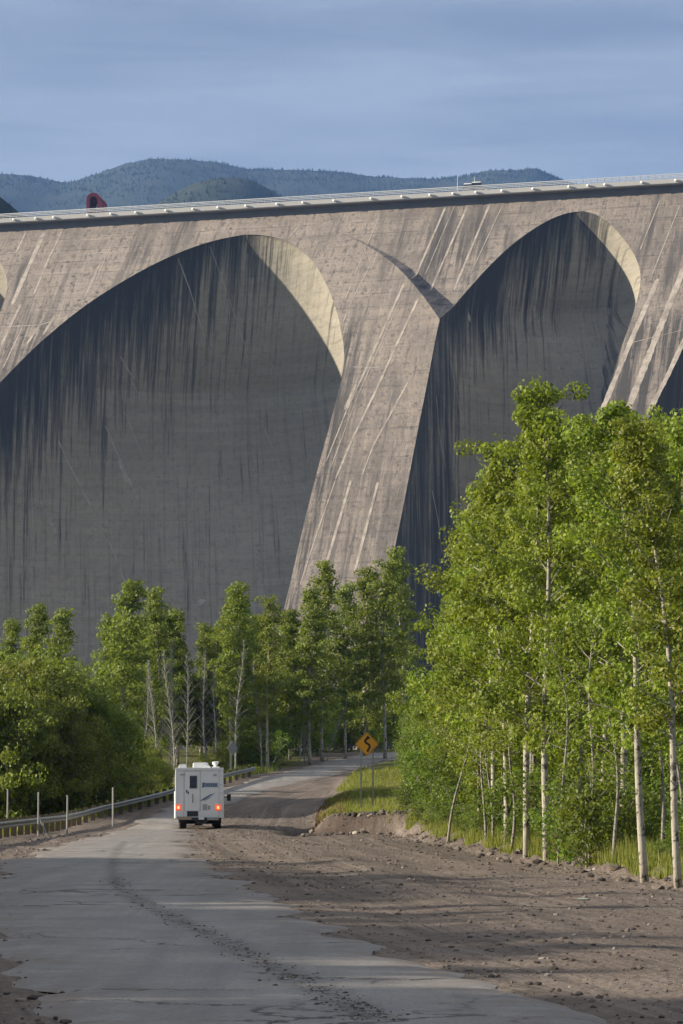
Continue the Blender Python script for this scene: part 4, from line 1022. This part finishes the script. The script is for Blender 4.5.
me = np_mesh('dry_grass', V, Fc, M_dry); fattr(me, 'var', r_.random(n), 'FACE'); tag(link('dry_grass', me), 'reddish dry grass along the edge of the sign bank', 'grass', kind='stuff')
n = 14000; yq = 100 + 105 * r_.random(n); xq = np.interp(yq, GRY, GRX) - .5 - 4 * r_.random(n)
V, Fc = blades(np.stack([xq, yq, gfull(xq, yq) - .02], -1), .2 + .5 * r_.random(n), .03 + .03 * r_.random(n), r_)
me = np_mesh('grass', V, Fc, M_leaf_mid); fattr(me, 'var', r_.random(n), 'FACE'); tag(link('grass', me), 'dark grass behind the guardrail on the left', 'grass', kind='stuff')

# ------------------------------------------------------------------ guardrail
M_galv = simple('weathered_zinc', (.27, .275, .27), .55, .3, .18, 1.5); M_wood = simple('dark_timber', (.10, .075, .05), .9, 0, .35, 5)
M_pipe = simple('pipe_metal', (.27, .27, .26), .55, .3, .15, 3.)
gr = empty('guardrail', (-12.7, 110, 0), 0, 'grey steel guardrail curving along the left side of the road', 'guardrail')
gy = np.concatenate([np.arange(40, 150, 1.2), np.arange(150, 196, .8)])
gx = np.interp(gy, GRY, GRX)
ker = np.ones(9) / 9; gxs = np.convolve(np.pad(gx, 4, mode='edge'), ker, 'valid')
prof = [(0, .42), (.07, .47), (.07, .53), (.0, .58), (.0, .61), (.07, .66), (.07, .72), (0, .77), (-.012, .77), (.058, .715), (.058, .665), (-.012, .615), (-.012, .575), (.058, .525), (.058, .475), (-.012, .42)]
vs = []; fs = []
for i in range(len(gy)):
    t = Vector((gxs[min(i + 1, len(gy) - 1)] - gxs[max(i - 1, 0)], gy[min(i + 1, len(gy) - 1)] - gy[max(i - 1, 0)], 0)).normalized(); s = Vector((t.y, -t.x, 0))
    zb = float(g(gxs[i], gy[i]))
    for p in prof: vs.append((gxs[i] + s.x * p[0] + 12.7, gy[i] + s.y * p[0] - 110, zb + .40 + (p[1] - .42) * .72))
k = len(prof)
for i in range(len(gy) - 1):
    for j in range(k): fs.append((i * k + j, i * k + (j + 1) % k, (i + 1) * k + (j + 1) % k, (i + 1) * k + j))
mb = MB(); mb.add(vs, fs + [tuple(range(k)), tuple(range((len(gy) - 1) * k, len(gy) * k))]); mb.build('rail_beam', M_galv, gr)
for yv in np.arange(60, 196, 2.2):
    xv = float(np.interp(yv, gy, gxs)); m = MB(); m.box((xv - .16 + 12.7, yv - 110, float(g(xv, yv)) + .3), (.2, .2, .9)); m.build('post', M_wood, gr)
# marker posts behind the rail
for i, (px, d, ty, lab) in enumerate([(9, 118, 790, 'thin grey metal post behind the guardrail, leftmost of four'), (40, 119, 793, 'thin grey post with a slanting brace behind the guardrail'), (68.5, 122, 796, 'thin grey post behind the guardrail, right of the braced one'), (114, 137, 788, 'thin grey post standing alone by the bushes behind the guardrail')]):
    loc = place(px, d); loc[2] = float(g(loc[0], d)) - .3; hh = at(px, ty, d)[2] - loc[2]
    t = empty('marker_post', loc, 0, lab, 'post', 'thin posts behind the guardrail')
    m = MB(); m.tube([(0, 0, 0), (random.uniform(-.02, .02), 0, hh)], .036, 8); m.build('pole', M_pipe, t)
    m = MB(); m.tube([(0, 0, hh), (0, 0, hh + .03)], [.044, .03], 8); m.build('cap', M_pipe, t)
    if i == 1: m = MB(); m.tube([(0, 0, hh * .55), (.42, -.1, hh * .1)], .035, 6); m.build('brace', M_pipe, t)
# back of a small road sign beyond the camper
loc = place(231, 192); t = empty('road_sign', loc, 0, 'small grey sign seen edge-on from behind beyond the camper', 'road sign')
hh = at(231, 741, 192)[2] - loc[2]
m = MB(); m.box((0, 0, hh / 2), (.13, .1, hh)); m.build('post', M_pipe, t)
m = MB(); R45 = Matrix.Rotation(radians(40), 3, 'Z') @ Matrix.Rotation(pi / 4, 3, 'Y'); m.box((.1, -.08, hh - .45), (.62, .02, .62), R45); m.build('sign_panel', M_pipe, t)

# ------------------------------------------------------------------ winding road sign
M_yellow = simple('sign_yellow', (.75, .34, .012), .45, 0, .05, 3.); M_black = simple('sign_black', (.012, .012, .012), .5)
cpt = at(367, 744, 139.)
t = empty('road_sign', (cpt[0], 139., float(g(cpt[0], 139.))), radians(2), 'yellow diamond road sign with a winding black arrow on two posts', 'road sign')
zc = cpt[2] - t.location.z; HD = 12.0 / F * 139
def rdiamond(hd, rad, n=5):
    P = []
    for k in range(4):
        an = pi / 2 * k; cx_, cz_ = (hd - rad * sqrt(2)) * cos(an), (hd - rad * sqrt(2)) * sin(an)
        for i in range(n): a2 = an - pi / 4 + (pi / 2) * i / (n - 1); P.append((cx_ + rad * cos(a2), cz_ + rad * sin(a2)))
    return P
m = MB(); m.prism([(x, z + zc) for x, z in rdiamond(HD, .06)], 'y', -.012, .012); plate = m.build('sign_panel', M_yellow, t)
def stroke_poly(P, wd):
    P = np.array(P); Lf = []; Rt = []
    for i in range(len(P)):
        tv = P[min(i + 1, len(P) - 1)] - P[max(i - 1, 0)]; tv = tv / np.linalg.norm(tv); nrm_ = np.array([-tv[1], tv[0]]); Lf.append(P[i] + nrm_ * wd / 2); Rt.append(P[i] - nrm_ * wd / 2)
    return Lf, Rt
cl = chaikin(np.array([(.02, -.36), (.05, -.26), (.13, -.16), (.10, -.03), (-.06, .06), (-.10, .14), (-.04, .20), (.02, .24)]) * (HD / .55), 2)
Lf, Rt = stroke_poly(cl, .095 * HD / .55)
m = MB(); n = len(Lf)
vs = [(p[0], -.017, p[1] + zc) for p in Lf] + [(p[0], -.017, p[1] + zc) for p in Rt] + [(p[0], -.0125, p[1] + zc) for p in Lf] + [(p[0], -.0125, p[1] + zc) for p in Rt]
fs = [(i, i + 1, n + i + 1, n + i) for i in range(n - 1)] + [(i, 2 * n + i, 2 * n + i + 1, i + 1) for i in range(n - 1)] + [(n + i, n + i + 1, 3 * n + i + 1, 3 * n + i) for i in range(n - 1)]
m.add(vs, fs); k_ = HD / .55
m.prism([(-.11 * k_, .21 * k_ + zc), (.15 * k_, .235 * k_ + zc), (.045 * k_, .40 * k_ + zc)], 'y', -.0185, -.0125); m.build('arrow', M_black, plate)
m = MB(); ring = rdiamond(HD * .93, .05); ri = rdiamond(HD * .90, .045); n = len(ring)
m.add([(x, -.0165, z + zc) for x, z in ring] + [(x, -.0165, z + zc) for x, z in ri], [(i, (i + 1) % n, n + (i + 1) % n, n + i) for i in range(n)]); m.build('border_line', M_black, plate)
for sx in (-.28, .28):
    m = MB(); m.box((sx, .05, (zc + .1) / 2 - .15), (.065, .05, zc + .1 + .3)); m.box((sx + .02, .075, (zc + .1) / 2 - .15), (.012, .04, zc + .1 + .3)); m.build('post', M_pipe, t)

# ------------------------------------------------------------------ truck camper
SC = 134.7 / F
loc = (float(at(199, 829, 134.7)[0]), 134.7, float(g(-6.4, 134.7)) + .035)
rv = empty('camper', loc, radians(3.6), 'white camper truck with lit tail lights driving away on the road', 'camper')
M_shell = simple('camper_shell', (.80, .80, .80), .4, 0, .05, 1.2); M_trim = simple('grey_trim', (.38, .38, .38), .5, 0, .05); M_blk = simple('black_plastic', (.025, .025, .025), .6)
M_tail = simple('tail_glass', (.8, .06, .02), .3, 0, .02, 5, (1., .12, .03), .35); M_tail2 = simple('tail_core', (1., .4, .15), .3, 0, .02, 5, (1., .42, .16), .8)
M_blue = simple('graphic_blue', (.10, .14, .24), .4); M_lblue = simple('graphic_grey', (.22, .28, .36), .4); M_chrome = simple('bumper_steel', (.35, .34, .32), .35, .6); M_rust = simple('bumper_tan', (.36, .29, .22), .6)
M_cab = simple('cab_paint', (.55, .55, .53), .35)
X_ = lambda px: (px - 199) * SC
Zz = lambda py: (829.6 - py) * SC
def pbox(m, x0, x1, y0, y1, z0, z1): m.box(((x0 + x1) / 2, (y0 + y1) / 2, (z0 + z1) / 2), (x1 - x0, y1 - y0, z1 - z0))
xl_, xr_ = X_(175.8), X_(222.8)
m = MB(); m.prism([(xl_, Zz(819.2)), (xr_, Zz(819.2)), (xr_, Zz(771)), (xr_ - .06, Zz(769.5)), (xl_ + .06, Zz(769.5)), (xl_, Zz(771))], 'y', 0, 3.4)
m.prism([(xl_ + .02, Zz(788)), (xr_ - .02, Zz(788)), (xr_ - .02, Zz(770.2)), (xl_ + .02, Zz(770.2))], 'y', 3.39, 5.0)
body = m.build('camper_body', M_shell, rv, bevel=.03)
# cab in front (low, below the overcab bunk)
m = MB(); m.prism([(3.42, .55), (6.3, .55), (6.35, 1.05), (5.1, 1.2), (4.55, 1.75), (3.42, 1.78)], 'x', -.95, .95); cab = m.build('cab', M_cab, rv, bevel=.05)
m = MB(); m.prism([(3.6, 1.22), (4.85, 1.22), (4.5, 1.66), (3.6, 1.68)], 'x', -.957, .957); m.build('side_window', M_glass, cab)
# roof edge trim and corner mouldings
m = MB(); pbox(m, xl_ - .02, xr_ + .02, -.03, .02, Zz(771.8), Zz(769.4)); pbox(m, xl_ - .015, xl_ + .05, -.025, .02, Zz(819), Zz(771.9)); pbox(m, xr_ - .05, xr_ + .015, -.025, .02, Zz(819), Zz(771.9)); m.build('corner_trim', M_shell, rv, bevel=.008)
# rear seam lines and lower skirts at the left (bulge of the side wall)
m = MB(); pbox(m, xl_ - .05, xl_ - .002, .1, 2.9, Zz(820), Zz(793)); m.build('side_skirt', M_shell, rv, bevel=.02)
m = MB(); pbox(m, xr_ + .002, xr_ + .05, .1, 2.9, Zz(820), Zz(795)); m.build('side_skirt', M_shell, rv, bevel=.015)
# door
m = MB(); pbox(m, X_(185), X_(199.8), -.032, -.004, Zz(812.2), Zz(773.2)); door = m.build('door', M_shell, rv, bevel=.012)
m = MB(); pbox(m, X_(184.6), X_(185), -.012, -.002, Zz(812.2), Zz(773)); pbox(m, X_(199.8), X_(200.2), -.012, -.002, Zz(812.2), Zz(773)); pbox(m, X_(184.6), X_(200.2), -.012, -.002, Zz(773.2), Zz(772.8)); m.build('door_gap', M_trim, door)
m = MB(); pbox(m, X_(189), X_(197.2), -.045, -.030, Zz(790.2), Zz(777.0)); m.build('window_frame', M_trim, door, bevel=.01)
m = MB(); pbox(m, X_(189.7), X_(196.6), -.052, -.044, Zz(789.5), Zz(777.7)); m.build('window', M_glass, door)
m = MB(); pbox(m, X_(186), X_(187.2), -.06, -.03, Zz(794), Zz(791.5)); pbox(m, X_(187.6), X_(188.8), -.05, -.03, Zz(795.2), Zz(793.2)); m.build('handle', M_blk, door)
m = MB(); m.tube([(X_(192.6), -.07, Zz(804)), (X_(192.6), -.07, Zz(795.5))], .018, 6); m.tube([(X_(192.6), -.02, Zz(796.5)), (X_(192.6), -.07, Zz(796))], .015, 6); m.tube([(X_(192.6), -.02, Zz(803)), (X_(192.6), -.07, Zz(803.5))], .015, 6); m.build('grab_handle', M_blk, door)
# graphics
m = MB(); pbox(m, X_(202.0), X_(217.6), -.0085, -.001, Zz(788.6), Zz(784.4)); m.build('name_band', M_lblue, rv)
m = MB(); m.prism([(X_(201.6), Zz(789)), (X_(203.6), Zz(789)), (X_(204.6), Zz(784.2)), (X_(202.6), Zz(784.2))], 'y', -.013, -.001)
for i, xx in enumerate((206, 208.2, 210.4, 212.6, 214.6)): m.prism([(X_(xx), Zz(788.0)), (X_(xx + 1.2), Zz(788.0)), (X_(xx + 1.7), Zz(785.4)), (X_(xx + .6), Zz(785.2))], 'y', -.0125, -.001)
m.build('name_lettering', M_blue, rv)
m = MB(); m.prism([(X_(199.9), Zz(802.6)), (X_(205), Zz(800.9)), (X_(210), Zz(797.6)), (X_(215), Zz(794.4)), (X_(209.5), Zz(796.2)), (X_(204), Zz(799.2))], 'y', -.0095, -.001); m.build('stripe', M_blue, rv)
m = MB(); m.prism([(X_(202.4), Zz(802.8)), (X_(208), Zz(800.6)), (X_(213), Zz(797.4)), (X_(208), Zz(799.6))], 'y', -.0075, -.001); m.build('stripe', M_lblue, rv)
# panel joints and small fittings
for px in (183.6, 218.6):
    m = MB(); pbox(m, X_(px), X_(px + .35), -.006, -.001, Zz(818.5), Zz(772.4)); m.build('panel_seam', M_trim, rv)
for x0, x1, z0, z1 in ((180, 186.5, 777, 775.6), (213, 216.5, 777.3, 775.8)):
    m = MB(); pbox(m, X_(x0), X_(x1), -.03, -.001, Zz(z0), Zz(z1)); m.build('marker_lamp', M_trim, rv)
m = MB(); pbox(m, X_(202.5), X_(207), -.012, -.001, Zz(811.5), Zz(805.5)); pbox(m, X_(207.6), X_(210), -.010, -.001, Zz(811), Zz(807)); m.build('hatch', M_trim, rv)
# tail lights
for x0, x1 in ((175.9, 180.8), (215.2, 220.4)):
    m = MB(); pbox(m, X_(x0), X_(x1), -.035, -.003, Zz(811.6), Zz(806)); tl = m.build('tail_light', M_tail, rv, bevel=.01)
    c_ = (x0 + x1) / 2; m = MB(); pbox(m, X_(c_ - 1.1), X_(c_ + 1.2), -.045, -.034, Zz(810.2), Zz(807.4)); m.build('bulb', M_tail2, tl)
# step recess, bumper, hitch, plate, under-gear
m = MB(); pbox(m, X_(187.2), X_(198), -.025, -.003, Zz(817.5), Zz(812.6)); m.build('step_well', M_blk, rv)
m = MB(); pbox(m, X_(180), X_(219), -.18, .1, Zz(821.8), Zz(818.6)); m.build('bumper', M_blk, rv, bevel=.015)
m = MB(); pbox(m, X_(177), X_(191.5), -.2, -.181, Zz(820.8), Zz(817.8)); m.build('bumper_step', M_rust, rv)
m = MB(); pbox(m, X_(207), X_(218.5), -.2, -.181, Zz(821.2), Zz(818.6)); m.build('bumper_step', M_chrome, rv)
m = MB(); pbox(m, X_(196), X_(206.5), -.1, 3.0, Zz(825), Zz(821)); m.tube([(X_(187), 1.1, Zz(823.4)), (X_(214), 1.1, Zz(823.4))], .09, 8); m.box((0, 1.1, Zz(823.4)), (.34, .36, .32)); m.box((X_(206), -.15, Zz(822.6)), (.1, .3, .1)); m.tube([(X_(209), -.1, Zz(824.4)), (X_(209), .9, Zz(823.6))], .03, 6); m.build('chassis', M_blk, rv)
m = MB(); pbox(m, X_(198.5), X_(204), -.21, -.195, Zz(820.8), Zz(818.2)); m.build('licence_plate', M_white, rv)
for y in (1.1, 4.9):
    for x0 in (179.6, 214.0):
        xa, xb_ = X_(x0), X_(x0 + 7.3); R = .37
        pr = [(xa, R * .8), (xa + .03, R), (xb_ - .03, R), (xb_, R * .8)]
        m = MB(); m.tube([(xa, y, R), (xa + .03, y, R), (xb_ - .03, y, R), (xb_, y, R)], [R * .88, R, R, R * .88], 24); wh = m.build('wheel', M_tyre, rv)
        xs_ = xa - .006 if x0 < 199 else xb_ + .006
        m = MB(); m.tube([(xs_, y, R), (xs_ + (.03 if x0 < 199 else -.03), y, R)], .2, 16); m.build('rim', M_chrome, wh)
# mud flaps
for x0 in (179.2, 213.8):
    m = MB(); pbox(m, X_(x0), X_(x0 + 7.6), .62, .635, Zz(824), Zz(818.8)); m.build('mud_flap', M_blk, rv)
# mirrors
for x0, x1, sgn in ((229.2, 233.2, 1), (177.4, 180.4, -1)):
    m = MB(); pbox(m, X_(x0), X_(x1), 4.5, 4.62, Zz(803), Zz(796.2)); mi = m.build('mirror', M_blk, rv, bevel=.02)
    m = MB(); xm = X_(x0) if sgn > 0 else X_(x1); m.tube([(xm + sgn * .05, 4.56, Zz(799)), (sgn * .93, 4.5, Zz(798.6))], .03, 6); m.build('mirror_arm', M_blk, mi)
# roof gear
m = MB(); m.prism([(X_(193.2), Zz(769.4)), (X_(209.4), Zz(769.4)), (X_(208.4), Zz(764.6)), (X_(207), Zz(764.1)), (X_(194.4), Zz(764.1)), (X_(193.4), Zz(764.8))], 'y', 1.4, 2.4); m.build('air_conditioner', M_shell, rv, bevel=.02)
m = MB(); m.prism([(X_(203), Zz(769.4)), (X_(210.8), Zz(769.4)), (X_(209.6), Zz(767.4)), (X_(206), Zz(766.8))], 'y', .8, 1.3); m.build('roof_vent', M_shell, rv, bevel=.01)
m = MB(); m.prism([(X_(178.4), Zz(769.4)), (X_(186.4), Zz(769.4)), (X_(185.6), Zz(766)), (X_(179.4), Zz(766.2))], 'y', .5, 1.0); m.build('roof_vent', M_shell, rv, bevel=.012)
m = MB(); m.tube([(X_(215.6), .7, Zz(769.4)), (X_(215.6), .7, Zz(766.6)), (X_(215.4), .7, Zz(766)), (X_(215.4), .7, Zz(763.8))], [.1, .08, .13, .15], 12); m.tube([(X_(212.6), .7, Zz(764.2)), (X_(218.6), .7, Zz(764.2))], .06, 6); m.build('antenna', M_shell, rv)
m = MB(); pbox(m, X_(212), X_(219.2), .4, 1.0, Zz(769.4), Zz(768.2)); m.build('antenna_base', M_shell, rv)
# ladder at the right corner
m = MB()
for i in range(5): m.tube([(X_(219.4), -.06, Zz(812 - i * 8.6)), (X_(222), -.06, Zz(812 - i * 8.6))], .012, 6)
m.build('ladder', M_trim, rv)

# ------------------------------------------------------------------ haze
HAZE = True
if HAZE:
    hm = bpy.data.materials.new('haze_air'); hm.use_nodes = True; nt = hm.node_tree; nt.nodes.clear()
    o_ = N(nt, 'ShaderNodeOutputMaterial'); pv = N(nt, 'ShaderNodeVolumePrincipled'); pv.inputs['Density'].default_value = 6e-5; pv.inputs['Color'].default_value = (.2, .42, .95, 1); pv.inputs['Anisotropy'].default_value = 0.
    L(nt, pv.outputs[0], o_.inputs['Volume'])
    m = MB(); m.box((0, 4000, 690), (19000, 12000, 1520)); tag(m.build('haze', hm), 'thin blue haze filling the air between the camera and the hills', 'haze', kind='stuff')

# ------------------------------------------------------------------ render settings
scene.view_settings.view_transform = 'Standard'; scene.view_settings.look = 'None'; scene.view_settings.gamma = 1; scene.view_settings.exposure = 1.1
scene.view_settings.use_curve_mapping = False
cy = scene.cycles
cy.use_denoising = True; cy.denoiser = 'OPENIMAGEDENOISE'; cy.max_bounces = 5; cy.diffuse_bounces = 2; cy.glossy_bounces = 2; cy.transmission_bounces = 3; cy.volume_bounces = 0; cy.transparent_max_bounces = 6
cy.use_adaptive_sampling = True; cy.adaptive_threshold = .02
cy.caustics_reflective = False; cy.caustics_refractive = False
